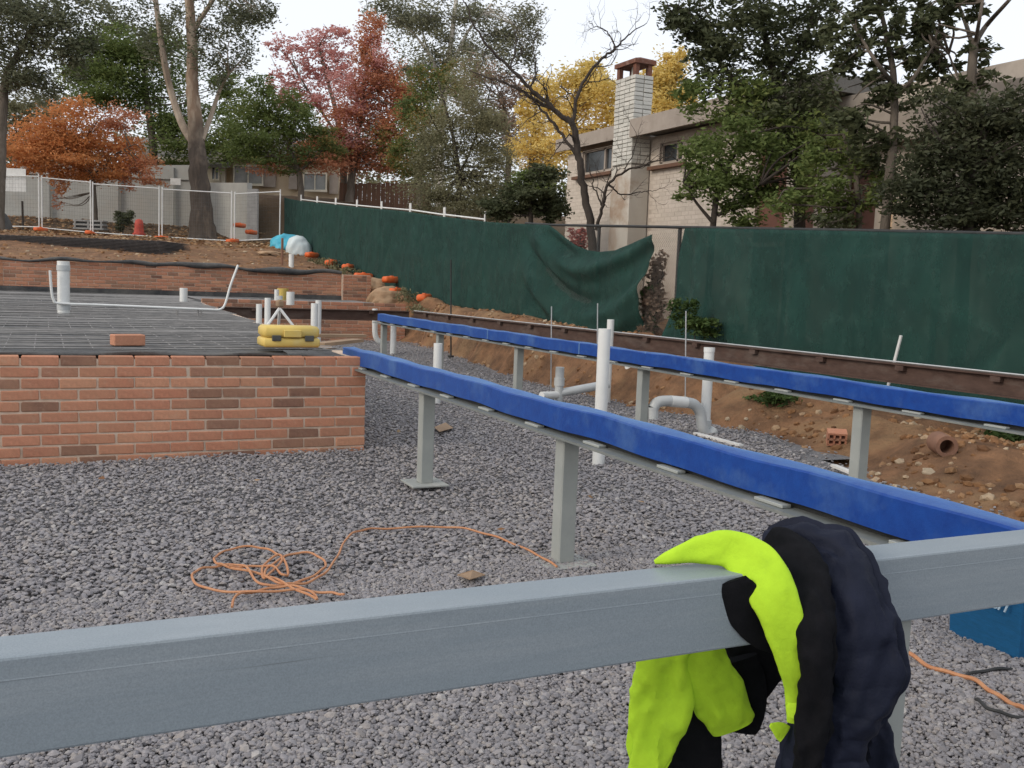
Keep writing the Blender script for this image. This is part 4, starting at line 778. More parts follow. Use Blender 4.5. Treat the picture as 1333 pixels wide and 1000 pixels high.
for c in range(28):
    z = zr2-.05-.086*c-.04
    if z < .9: break
    for k in np.arange(13.2+(c % 2)*.12, yL-.1, .24):
        if any(h[0]-.12 < k < h[1]+.12 and h[2]-.04 < z < h[3]+.04 for h in H_+DH) or ya-.1 < k < yb_+.1: continue
        mb.box((HX+.041, k, z), (.03, .228, .074))
tag(mb.build('brickwork', M['pink_wall'], t), kind='stuff')
for h in H_:
    yc, zc = (h[0]+h[1])/2, (h[2]+h[3])/2; w_ = MB().box((HX+.13, yc, zc), (.02, h[1]-h[0], h[3]-h[2])).build('window', M['glass'], t)
    for q, dd in (((yc, h[3]-.02), (h[1]-h[0], .05)), ((yc, h[2]+.02), (h[1]-h[0], .05)), ((h[0]+.02, zc), (.05, h[3]-h[2])), ((h[1]-.02, zc), (.05, h[3]-h[2])), ((h[0]+(h[1]-h[0])*.28, zc), (.06, h[3]-h[2]))):
        o = MB().box((HX+.10, q[0], q[1]), (.05, dd[0], dd[1])).build('frame', M['fascia'], t); o.parent = w_
    MB().box((HX-.03, yc, h[2]-.08), (.16, h[1]-h[0]+.5, .07)).build('sill', M['brown'], t)
for h in DH:
    w_ = MB().box((HX+.14, (h[0]+h[1])/2, (h[2]+h[3])/2), (.03, h[1]-h[0], h[3]-h[2])).build('window', M['brown'], t)
    zc = h[2]+(h[3]-h[2])*.52; o = MB().box((HX+.07, (h[0]+h[1])/2, zc), (.1, h[1]-h[0], .07)).build('transom', M['cream'], t); o.parent = w_
    o = MB().box((HX+.115, (h[0]+h[1])/2, (zc+h[3])/2), (.02, (h[1]-h[0])*.8, (h[3]-zc)*.8)).build('pane', M['red_brown'], t); o.parent = w_
# roofs: flat slabs with deep fascias
def flat_roof(y0, y1, z0, z1, x0, name='roof'): 
    MB().box(((x0+16)/2, (y0+y1)/2, (z0+z1)/2+.03), (16-x0, y1-y0, z1-z0)).build(name, M['roof_tile'], t); MB().box((x0-.02, (y0+y1)/2, (z0+z1)/2), (.05, y1-y0+.04, z1-z0+.10)).build('fascia', M['fascia'], t)
flat_roof(yb_+.02, yL+.25, zr1+.0, zr1+.20, HX-.15); 
flat_roof(12.2, ya-.02, zr2+.0, zr2+.26, 11.02); flat_roof(4, 12.15, hz(1330, 165)[2]+.05, hz(1330, 112)[2], 11.3)
# chimney: joint core with every brick laid on it
zc0, zc1 = 3.9, onx(822, 98, cf)[2]
ch = MB().box(((cf+HX)/2+.005, (ya+yb_)/2, (zc0+zc1)/2), (HX-cf-.03, yb_-ya-.03, zc1-zc0)).build('chimney', M['chim_joint'], t)
nc = int((zc1-zc0)/.086); wY = (yb_-ya)/4; wX = (HX-cf)/2
CB1 = brick_shape(.05, wY-.014, .074, name='brick', mt=M['chim']); CB2 = brick_shape(wX-.014, .05, .074, name='brick', mt=M['chim'])
def chb(me, p): o = bpy.data.objects.new('brick', me); COL.objects.link(o); o.parent = ch; o.location = tuple(np.array(p)-ORG[t.name]+rng.normal(0, .003, 3)); o.rotation_euler = (0, 0, rng.normal(0, .012))
for c in range(nc):
    z = zc1-.043-.086*c; off = (c % 2)*.5
    for k in range(4): chb(CB1, (cf+.025, ya+wY*(k+.5), z))
    for k in range(2): chb(CB2, (cf+wX*(k+.5), ya+.025+.0, z))
cp = [(cf+.06, ya+.07), (HX-.08, ya+.07), (cf+.06, yb_-.07), (HX-.08, yb_-.07)]
for x, y in cp: o = MB().box((x, y, zc1+.12), (.09, .11, .24)).build('cap_leg', M['rust_cap'], t); o.parent = ch
o = MB().box(((cf+HX)/2, (ya+yb_)/2, zc1+.275), (HX-cf+.06, yb_-ya+.06, .09)).add([((cf+HX)/2+a*(HX-cf+.06)/2, (ya+yb_)/2+b*(yb_-ya+.06)/2, zc1+.32) for a, b in ((-1, -1), (1, -1), (1, 1), (-1, 1))]+[((cf+HX)/2, (ya+yb_)/2-.2, zc1+.40), ((cf+HX)/2, (ya+yb_)/2+.2, zc1+.40)], [(0, 1, 4), (1, 2, 5, 4), (2, 3, 5), (3, 0, 4, 5)]).build('cap', M['rust_cap'], t); o.parent = ch
o = MB().box(((cf+HX)/2, (ya+yb_)/2, zc1+.12), (.10, .10, .24)).build('flue', M['chim'], t); o.parent = ch
# lower flared part of the chimney breast
MB().box(((cf+HX)/2+.004, (ya+yb_)/2, 1.85), (HX-cf-.002, yb_-ya, 4.1)).build('chimney_base', M['chim_base'], t)
lm, lnt, lb_ = _base('lit_window'); lb_.inputs['Base Color'].default_value = (.8, .5, .1, 1); lb_.inputs['Emission Color'].default_value = (1, .55, .1, 1); lb_.inputs['Emission Strength'].default_value = 1.6
a, b = hz(1150, 268), hz(1157, 302); MB().box((HX+.01, (a[1]+b[1])/2, (a[2]+b[2])/2), (.02, .10, a[2]-b[2])).build('lit_window', lm, t)
# ================================================================== TREES
def leaf_cloud(blobs, size, flat=.5, spread=.2, droop=0):
    VV = []
    for (c, rad, n) in blobs:
        K = max(8, n//30); q = rng.normal(0, 1, (K, 3)); q /= np.linalg.norm(q, axis=1)[:, None]; q *= rng.uniform(.1, 1, (K, 1))**.45
        pick = rng.integers(0, K, n); off = rng.normal(0, spread, (n, 3)); 
        if droop: off[:, 2] = off[:, 2]*1.6-droop*rng.random(n)**2
        P = c+(q[pick]+off)*rad; VV.append(P)
    P = np.concatenate(VV); return cards(len(P), P, size, flat)
def tree(name, label, cat, d, trunk, blobs, leaf, size, bark='bark', limbs=(), group=None, dens=1., depth=.8, flat=.5, twigs=True, spread=.26, droop=0, more=()):
    base = atd(trunk[0][0], trunk[0][1], d); base[2] = float(ground(base[0], base[1])); t = thing(name, label, cat, base, group)
    T = [atd(x, y, d) for x, y, r in trunk]; T[0] = base-[0, 0, .1]; S = spline(T, 6); rr = np.interp(np.linspace(0, 1, len(S)), np.linspace(0, 1, len(T)), [q[2] for q in trunk])
    S[1:-1] += rng.normal(0, .02, (len(S)-2, 3))*rr[1:-1, None]*3
    MB().tube(S, rr*(1+.35*np.exp(-np.linspace(0, 12, len(S)))), 9).build('trunk', M[bark], t, smooth=True); anchors = list(S[len(S)//3:])
    for lmb in limbs:
        Q = [atd(x, y, d+(rng.uniform(-.5, .5) if k else 0)) for k, (x, y, r) in enumerate(lmb)]; Q = spline(Q, 6); r2 = np.interp(np.linspace(0, 1, len(Q)), np.linspace(0, 1, len(lmb)), [q[2] for q in lmb])
        MB().tube(Q, r2, 7).build('limb', M[bark], t, smooth=True); anchors += list(Q)
    groups = [(leaf, blobs)]+list(more); tw = MB(); A = np.array(anchors)
    for lf, bl in groups:
        B = []
        for (x, y, rx, ry, n) in bl:
            c = atd(x, y, d); sx, sy = rx/CF*d, ry/CF*d; c = c+F*rng.uniform(-.35, .35)*sx
            for _ in range(5):            # uneven layered sprays instead of one round clump
                q = rng.normal(0, 1, 3); q /= np.linalg.norm(q); f_ = rng.uniform(.32, .62)
                B.append((c+q*np.array([sx, sx, sy])*rng.uniform(.5, 1.0), np.array([sx*f_*1.25, sx*f_*1.25, sy*f_*.7]), int(n*dens*2.3*.13)))
            B.append((c, np.array([sx, sx, sy])*.86, int(n*dens*2.3*.45)))
            if twigs:
                for _ in range(5):
                    e = c+rng.normal(0, .38, 3)*np.array([sx, sx, sy]); k = np.argmin(np.linalg.norm(A-e-np.array([0, 0, -.3*sy]), axis=1)); a = A[k]; m = (a+e)/2+rng.normal(0, .12, 3)*np.linalg.norm(e-a)+np.array([0, 0, .06*np.linalg.norm(e-a)])
                    ln = np.linalg.norm(e-a); tw.tube(spline([a, m, e], 4), np.linspace(.012+.010*ln, .006, 9), 5, cap=False)
        if d > 25: size, B = size*.86, [(c, r, int(n*1.3)) for c, r, n in B]
        V, Fq = leaf_cloud(B, size, flat, spread, droop); np_obj('crown', V, Fq, L[lf], t)
    if tw.v: tag(tw.build('branches', M[bark], t), kind='stuff')
    return t
L['euc'] = mat_leaf('gum_leaf', [(0, (0.072, 0.086, 0.053)), (0.5, (0.138, 0.149, 0.089)), (1, (0.24, 0.236, 0.158))], .35)
tree('gum_tree', 'grey green drooping gum tree at the far left picture edge', 'tree', 33, [(-4, 300, .2), (0, 220, .18), (3, 150, .16), (9, 100, .13), (30, 60, .1), (60, 5, .07)],
     [(20, 40, 60, 45, 1500), (70, 55, 50, 45, 1200), (95, 15, 55, 32, 1100), (20, 90, 40, 30, 800), (100, 72, 26, 30, 500), (-10, 15, 60, 50, 1400), (55, 110, 20, 22, 300)], 'euc', .085, 'bark', dens=.75, droop=.5)
tree('maple_tree', 'small orange leaved tree before the grey wall at the left', 'tree', 40.5, [(124, 290, .11), (122, 250, .1), (118, 215, .08), (112, 180, .05)],
     [(58, 185, 42, 35, 1500), (108, 170, 45, 38, 1700), (90, 212, 58, 24, 1700), (150, 200, 42, 28, 1200), (45, 205, 30, 20, 600), (75, 235, 14, 20, 130), (130, 228, 40, 14, 420)], 'orange', .085, limbs=[[(120, 235, .07), (95, 205, .05), (65, 180, .03)], [(121, 230, .06), (145, 205, .04), (170, 190, .025)]],
     more=[('russet', [(188, 222, 26, 16, 420), (150, 152, 34, 20, 600), (75, 262, 8, 14, 40), (165, 240, 14, 16, 90)])])
tree('broadleaf_tree', 'wide dark green tree behind the orange tree and left of the gum trunk', 'tree', 51, [(205, 270, .25), (198, 180, .2), (190, 120, .14), (185, 70, .08)],
     [(125, 78, 50, 30, 1500), (170, 65, 50, 32, 1600), (215, 75, 50, 40, 1600), (150, 115, 65, 32, 2000), (210, 130, 55, 42, 2000), (225, 185, 42, 30, 1100), (100, 105, 30, 20, 500), (290, 190, 35, 35, 900), (300, 130, 28, 40, 800)], 'green', .11, dens=1.0)
tree('broadleaf_tree', 'brownish olive tree at the far left behind the orange tree', 'tree', 47, [(20, 270, .16), (22, 200, .12), (28, 160, .08)], [(15, 150, 40, 30, 900), (50, 140, 40, 24, 800), (5, 190, 30, 30, 700), (200, 235, 1, 1, 1)][:3], 'olive', .10, more=[('orange', [(40, 165, 26, 20, 240)])])
tree('gum_tree', 'tall gum tree with a thick dark trunk forking into pale limbs', 'tree', 37.6, [(264, 312, .44), (262, 262, .37), (257, 205, .34), (255, 170, .29), (251, 120, .24), (250, 60, .2), (247, 0, .17), (246, -60, .14)],
     [(272, 55, 34, 36, 380), (300, 38, 36, 32, 420), (325, 12, 34, 16, 320), (232, 32, 26, 36, 280), (292, 88, 26, 26, 240), (342, 18, 16, 16, 130), (200, 60, 24, 30, 240), (318, 70, 20, 24, 160), (180, 15, 40, 18, 330), (290, -10, 50, 24, 500)], 'euc', .085, 'bark_pale',
     limbs=[[(252, 186, .17), (237, 162, .15), (222, 118, .13), (212, 70, .12), (204, 12, .1), (198, -40, .09)], [(263, 182, .11), (275, 150, .09), (286, 118, .07), (298, 96, .045)], [(251, 40, .11), (268, 14, .09), (290, -20, .08)]], droop=.4)
for o in list(bpy.data.objects):
    if o.name.startswith('trunk') and o.parent and 'thick dark trunk' in o.parent.get('label', ''):
        m2 = mat('gum_bark', (.10, .08, .065), (.06, .048, .04), .95, 4, bmp=.9, bscale=14, bdist=.05, stretch=(1, 1, .2), c3=(.20, .15, .11), s3=1.5); nt = m2.node_tree; b = nt.nodes['Principled BSDF']; sc_ = b.inputs['Base Color'].links[0].from_socket
        sx = _n(nt, 'ShaderNodeSeparateXYZ'); tc = _n(nt, 'ShaderNodeTexCoord'); nt.links.new(tc.outputs['Object'], sx.inputs[0]); a2 = _n(nt, 'ShaderNodeMath', operation='MULTIPLY_ADD'); nt.links.new(noise(nt, 1.2, 3, .6), a2.inputs[0]); a2.inputs[1].default_value = 3.; nt.links.new(sx.outputs['Z'], a2.inputs[2])
        nt.links.new(mix_col(nt, ramp(nt, a2.outputs[0], 4.6, 6.6), sc_, mix_col(nt, ramp(nt, noise(nt, 2.5, 4, .6, stretch=(1, 1, .3)), .4, .6), (.46, .38, .29), (.24, .17, .12))), b.inputs['Base Color']); o.data.materials[0] = m2
tree('broadleaf_tree', 'green tree turning orange at its lower edge before the far house', 'tree', 42, [(393, 268, .14), (391, 240, .13), (386, 215, .1), (375, 190, .07)],
     [(325, 145, 34, 26, 900), (345, 180, 50, 30, 1400), (312, 195, 26, 22, 450), (395, 165, 32, 26, 800), (375, 140, 32, 22, 700), (340, 115, 22, 16, 320)], 'green', .09, limbs=[[(388, 222, .08), (360, 205, .06), (335, 190, .04)], [(388, 225, .07), (410, 205, .05), (425, 190, .03)]],
     more=[('mid', [(415, 190, 36, 22, 700), (385, 205, 40, 14, 500), (365, 215, 40, 12, 400)]), ('russet', [(420, 215, 36, 14, 420), (345, 222, 30, 8, 150)])])
tree('maple_tree', 'tall pink red tree with sky showing through its airy top', 'tree', 47, [(447, 268, .18), (446, 210, .16), (438, 150, .12), (425, 100, .08), (415, 60, .05)],
     [(385, 90, 30, 30, 420), (412, 62, 32, 24, 460), (398, 125, 38, 26, 620), (368, 62, 20, 20, 160), (436, 95, 30, 36, 620), (365, 110, 22, 24, 240), (440, 50, 20, 20, 220)], 'pink', .10, dens=.9, limbs=[[(442, 180, .09), (415, 140, .06), (390, 100, .04)], [(444, 170, .08), (465, 130, .06), (480, 80, .04)]], spread=.16)
tree('maple_tree', 'rust red tree with a pointed crown just right of the pink one', 'tree', 45, [(455, 270, .18), (460, 210, .15), (470, 150, .11), (478, 70, .06)],
     [(478, 48, 16, 34, 520), (480, 100, 30, 36, 1100), (465, 150, 40, 30, 1300), (505, 105, 30, 34, 900), (440, 195, 46, 28, 1400), (485, 205, 46, 30, 1500), (515, 165, 28, 28, 700), (525, 130, 18, 20, 300)], 'russet', .095,
     more=[('pink', [(462, 120, 34, 40, 700), (492, 80, 22, 34, 400), (455, 180, 40, 28, 600)]), ('mid', [(500, 180, 30, 26, 500), (520, 215, 26, 20, 400)])])
tree('gum_tree', 'tall pale limbed gum tree rising behind the middle of the picture', 'tree', 57, [(575, 270, .3), (572, 180, .24), (580, 110, .2), (588, 50, .15), (594, 0, .12)],
     [(530, 35, 40, 34, 700), (575, 15, 45, 30, 800), (625, 28, 45, 34, 850), (668, 35, 36, 36, 750), (692, 70, 18, 30, 300), (555, 85, 36, 26, 600), (600, 70, 40, 28, 650), (510, 10, 34, 20, 500), (645, 75, 34, 26, 450), (545, 120, 30, 24, 450)], 'grey', .12, 'bark_white',
     limbs=[[(578, 120, .1), (560, 75, .08), (535, 40, .06), (515, 30, .04)], [(585, 90, .1), (610, 40, .08), (640, 5, .06)], [(580, 112, .08), (556, 62, .06), (548, 30, .05)]], droop=.35)
tree('broadleaf_tree', 'brownish thinning tree behind the grey green bushes', 'tree', 40, [(660, 280, .16), (662, 200, .12), (655, 130, .08)], [(640, 150, 36, 34, 700), (675, 175, 34, 40, 800), (610, 130, 30, 34, 500), (665, 120, 30, 26, 400), (630, 95, 30, 24, 300)], 'brown', .085)
tree('broadleaf_tree', 'green tree between the rust red tree and the grey green bushes', 'tree', 38, [(545, 280, .14), (548, 210, .11), (552, 150, .08)], [(545, 130, 30, 34, 900), (560, 165, 34, 36, 1000), (530, 200, 30, 34, 900), (580, 110, 28, 26, 500)], 'mid', .085)
tree('wattle_bush', 'tall wispy grey green bush behind the middle of the green cloth', 'bush', 26.5, [(598, 288, .07), (597, 240, .06), (592, 190, .05), (580, 140, .035), (570, 105, .02)],
     [(590, 150, 44, 42, 2000), (560, 205, 36, 46, 2000), (618, 195, 44, 50, 2600), (648, 235, 34, 38, 1700), (590, 250, 60, 30, 2600), (608, 115, 34, 36, 1100), (640, 165, 30, 34, 1000), (555, 260, 30, 26, 1000), (630, 272, 40, 20, 1400)], 'olive', .042, 'bark_dark',
     limbs=[[(597, 230, .04), (615, 190, .03), (632, 140, .02), (640, 110, .012)], [(596, 215, .035), (575, 180, .025), (560, 150, .015)]], dens=.85)
for lb, d, tr_, bl in (('tall yellow tree left of the chimney with a bare tree before it', 31, [(745, 280, .14), (745, 200, .12), (750, 120, .07)], [(735, 118, 34, 34, 1100), (775, 140, 34, 44, 1400), (760, 190, 42, 32, 1300), (770, 95, 26, 24, 500), (800, 165, 24, 40, 700)]),
                      ('lower yellow tree at the left of the bare tree, above the dark bush', 35, [(690, 280, .12), (692, 210, .1), (698, 140, .06)], [(700, 160, 30, 36, 900), (690, 200, 34, 30, 900), (715, 190, 26, 34, 700), (705, 118, 22, 22, 300)]),
                      ('yellow tree directly right of the chimney', 29, [(868, 240, .12), (866, 160, .1), (866, 100, .05)], [(866, 105, 26, 36, 1200), (880, 85, 18, 22, 400), (855, 150, 24, 36, 900), (890, 140, 22, 30, 600)])):
    tree('poplar_tree', lb, 'tree', d, tr_, bl, 'yellow', .075, 'bark')
tree('dark_bush', 'dense dark green bush over the green cloth left of the bare tree', 'bush', 21, [(692, 292, .06), (692, 262, .05), (695, 235, .03)], [(690, 252, 36, 22, 1500), (660, 272, 28, 18, 900), (722, 270, 20, 22, 800), (708, 232, 22, 18, 700)], 'dark', .05, 'bark_dark', more=[('green', [(690, 240, 34, 20, 500)])])
# leafy trees right, between fence and house
R1 = [(900, 25, 40, 30, 1000), (955, 45, 55, 42, 2200), (1025, 55, 50, 45, 2000), (930, 90, 44, 30, 1100), (1000, 125, 54, 42, 2200), (1055, 125, 34, 44, 1200), (985, -10, 70, 36, 1800), (1060, 20, 40, 36, 1100), (885, 10, 30, 24, 500), (1035, 180, 44, 38, 1500)]
tree('laurel_tree', 'big dark green leafy tree filling the gap right of the chimney', 'tree', 15.2, [(1048, 310, .09), (1040, 240, .085), (1022, 170, .075), (1005, 90, .06), (990, 20, .04)], R1, 'dark', .050, 'bark_dark', dens=.44, limbs=[[(1020, 165, .05), (970, 120, .035), (920, 60, .02)], [(1010, 110, .04), (1045, 60, .03), (1060, 10, .02)]], more=[('green', [(950, 135, 50, 36, 1500), (905, 130, 26, 30, 500), (990, 170, 46, 30, 1000)])])
tree('laurel_tree', 'paler olive shrubby tree hanging over the fence before the house wall', 'tree', 14.6, [(925, 300, .05), (932, 262, .045), (950, 215, .035), (965, 180, .02)], [(945, 190, 48, 36, 1500), (1070, 175, 40, 30, 900), (1050, 235, 34, 34, 800), (925, 238, 40, 32, 1100), (985, 235, 40, 34, 1200), (965, 275, 30, 22, 500), (900, 215, 22, 26, 350), (1010, 205, 26, 30, 500)], 'green', .042, 'bark_dark', dens=.65, limbs=[[(928, 290, .03), (905, 262, .02), (890, 235, .012)], [(935, 280, .03), (965, 262, .02), (990, 240, .012)]])
tree('laurel_tree', 'slender dark tree with big separate leaves against the sky', 'tree', 12.6, [(1150, 312, .062), (1157, 240, .06), (1164, 160, .052), (1163, 100, .042), (1152, 40, .03), (1142, -10, .02)], [(1115, 30, 38, 30, 420), (1170, 40, 44, 34, 520), (1130, 88, 38, 26, 400), (1192, 88, 36, 30, 380), (1222, 45, 32, 36, 400), (1162, 128, 40, 22, 420), (1110, 150, 30, 26, 400), (1232, 95, 20, 22, 160), (1095, 70, 24, 30, 260), (1150, -10, 70, 24, 700), (1145, 185, 40, 26, 500)], 'dark', .055, 'bark', dens=.5, limbs=[[(1164, 130, .035), (1190, 100, .025), (1215, 60, .015)], [(1163, 110, .035), (1140, 80, .025), (1115, 40, .015)]], spread=.16)
tree('laurel_tree', 'thin forked trunk tree with sparse leaves near the right picture edge', 'tree', 11.8, [(1258, 312, .075), (1260, 240, .07), (1263, 160, .062), (1266, 80, .055), (1270, 50, .045)], [(1250, 12, 34, 22, 200), (1228, 15, 26, 26, 200), (1285, 62, 26, 22, 130), (1240, 120, 28, 24, 220), (1285, 105, 22, 18, 90), (1200, 20, 22, 24, 150)], 'dark', .052, 'bark', dens=0.7, limbs=[[(1268, 58, .035), (1285, 32, .03), (1312, 2, .022), (1330, -20, .018)], [(1267, 62, .03), (1257, 30, .025), (1243, -5, .018)], [(1270, 55, .025), (1276, 20, .02), (1282, -15, .015)], [(1264, 130, .02), (1245, 95, .016), (1235, 70, .01)]], spread=.16)
tree('dark_bush', 'very dark dense thicket over the right fence at the picture edge', 'bush', 11.2, [(1262, 320, .06), (1262, 280, .055), (1265, 220, .04)], [(1225, 205, 48, 46, 2400), (1285, 215, 50, 52, 2800), (1195, 262, 42, 32, 1600), (1325, 185, 36, 46, 1700), (1268, 150, 38, 26, 1100), (1335, 262, 36, 36, 1300), (1250, 275, 56, 26, 2000), (1300, 280, 40, 24, 1300), (1210, 150, 30, 30, 500), (1320, 130, 24, 24, 300)], 'thicket', .036, 'bark_dark', dens=.52, spread=.38)
tree('dark_bush', 'looser green bush in front of the brown windows of the house', 'bush', 13.3, [(1125, 312, .045), (1118, 270, .04), (1105, 200, .03), (1098, 175, .02)], [(1085, 262, 32, 30, 800), (1062, 220, 26, 34, 600), (1112, 205, 34, 30, 700), (1140, 258, 24, 28, 500), (1020, 270, 24, 26, 400)], 'green', .042, 'bark', dens=.5, more=[('dark', [(1150, 215, 26, 30, 500), (1075, 290, 40, 14, 400)])])
tree('red_shrub', 'small red leaved shrub in the gap behind the chain link wire', 'shrub', 17.7, [(757, 335, .02), (756, 318, .015), (756, 308, .01)], [(752, 310, 14, 13, 260), (762, 318, 10, 10, 120), (746, 318, 8, 8, 60)], 'red', .045, 'bark_dark', dens=.5)
tree('ivy_bank', 'brown and green creeper hanging behind the gap in the green cloths', 'creeper', 15.5, [(852, 420, .02), (852, 395, .02), (852, 372, .015)], [(852, 395, 17, 30, 900), (858, 350, 12, 20, 220), (845, 425, 14, 16, 350)], 'brown', .04, 'bark_dark', more=[('weed', [(850, 400, 18, 34, 200)])])
for lb, px, py, X, bl in (('leafy weeds climbing the left edge of the right green cloth', 905, 432, 8.05, [(895, 412, 16, 22, 260), (925, 425, 30, 14, 420), (950, 432, 18, 10, 200), (882, 405, 10, 16, 90)]),
                         ('dark grass tuft on the bank behind the second blue beam', 1015, 528, 7.0, [(1012, 520, 30, 9, 420), (1040, 522, 16, 7, 140)]),
                         ('bright green weed at the foot of the right green cloth', 1308, 580, 7.9, [(1308, 572, 20, 12, 260), (1328, 578, 14, 12, 160)]),
                         ('low weeds on the soil under the second beam by the trap pipe', 880, 505, 7.4, [(885, 492, 26, 14, 300)])):
    p = onx(px, py, X); dd = (p-C0)@F; tree('weed', lb, 'weed', dd, [(px, py, .008), (px, py-6, .006), (px+1, py-14, .004)], bl, 'weed', .035, 'bark_dark', twigs=False)
p = spot(160, 302, 38); tree('dark_bush', 'small dark green shrub left of the red cone', 'shrub', 38, [(160, 302, .03), (160, 292, .02), (161, 280, .02)], [(160, 288, 12, 12, 500), (165, 280, 8, 8, 150)], 'dark', .06, 'bark_dark')
# grass along the cloth foot
GB = []
for x, y in ((410, 342), (440, 352), (470, 366), (500, 372), (530, 388), (425, 350), (560, 402), (455, 358)):
    p = onx(x, y, 7.95); GB.append((np.array([p[0], p[1], float(ground(p[0], p[1]))+.08]), np.array([.35, .6, .16]), 260))
V, Fq = leaf_cloud(GB, .05, 1.2); tag(np_obj('grass', V, Fq, L['olive']), 'rough grass along the foot of the green cloth', kind='stuff')
# far woods closing the skyline
WB = []
for px in range(-260, 1500, 70):
    c = atd(px, 225 if px < 560 else 265, 78); WB.append((c, np.array([4.2, 4.2, 3.4+rng.uniform(-.6, .8)]), 1500))
V, Fq = leaf_cloud(WB, .22, .5); tag(np_obj('far_woods', V, Fq, L['olive']), 'far belt of dull green woods behind the houses', kind='stuff')
# ---- the bare tree
d = 17.2; base = atd(772, 330, d); base[2] = float(ground(base[0], base[1])); t = thing('bare_tree', 'leafless crooked tree leaning over the fence before the chimney', 'tree', base)
TWG = MB()
def limb3(pts, name='limb', dz=0):
    P = []; r = []
    for k, (x, y, rr) in enumerate(pts): P.append(atd(x, y, d+dz*k)); r.append(rr*.62)
    S = spline(P, 6); rr = np.interp(np.linspace(0, 1, len(S)), np.linspace(0, 1, len(P)), r); S[2:-1] += rng.normal(0, .012, (len(S)-3, 3)); MB().tube(S, rr, 8).build(name, M['bark_dark'], t, smooth=True); return S, rr
def twig(p, dr, ln, r, lev):
    n = 6; P = [p]; v = dr/np.linalg.norm(dr)
    for k in range(n): v = v+rng.normal(0, .28, 3)+np.array([0, 0, .05]); v /= np.linalg.norm(v); P.append(P[-1]+v*ln/n)
    TWG.tube(P, np.linspace(r, r*.35, n+1), 4, cap=False)
    if lev > 0:
        for k in (2, 3, 4, 5):
            if rng.random() < .75: twig(P[k], v+rng.normal(0, .8, 3), ln*rng.uniform(.35, .7), r*.55, lev-1)
st, _ = limb3([(772, 332, .13), (769, 295, .115), (761, 250, .105), (753, 205, .10), (748, 170, .09), (737, 154, .08)], 'trunk')
lst = [[(740, 158, .075), (715, 137, .065), (690, 115, .055), (664, 88, .045), (635, 60, .035), (614, 25, .025), (602, -5, .015)], [(722, 143, .05), (700, 132, .045), (668, 112, .035), (640, 103, .025), (612, 92, .012)], [(752, 205, .05), (728, 170, .042), (706, 145, .035), (690, 122, .02)], [(744, 164, .06), (749, 132, .052), (762, 103, .045), (784, 76, .04), (800, 65, .032), (816, 48, .022), (842, 30, .01)], [(800, 65, .025), (795, 48, .02), (783, 38, .014), (768, 31, .008)],
       [(776, 300, .05), (784, 268, .045), (791, 240, .04), (815, 223, .03), (845, 213, .022), (873, 204, .012)], [(791, 240, .025), (808, 253, .02), (832, 250, .014), (852, 248, .008)], [(784, 268, .025), (772, 240, .018), (768, 215, .01)], [(690, 115, .03), (698, 90, .022), (694, 60, .014), (702, 40, .008)], [(750, 190, .03), (740, 175, .02), (722, 200, .012), (708, 215, .006)], [(664, 88, .025), (672, 60, .018), (668, 30, .01)], [(812, 224, .02), (822, 205, .014), (830, 180, .008)]]
for k, l_ in enumerate(lst):
    S, r_ = limb3(l_, dz=rng.uniform(-.12, .12))
    for i in range(3, len(S), 3):
        dr = (S[i]-S[i-1])/np.linalg.norm(S[i]-S[i-1])+rng.normal(0, .8, 3); twig(S[i], dr, rng.uniform(.3, .8), max(.005, r_[i]*.45), 2 if rng.random() < .5 else 1)
tag(TWG.build('twigs', M['bark_dark'], t), kind='stuff')
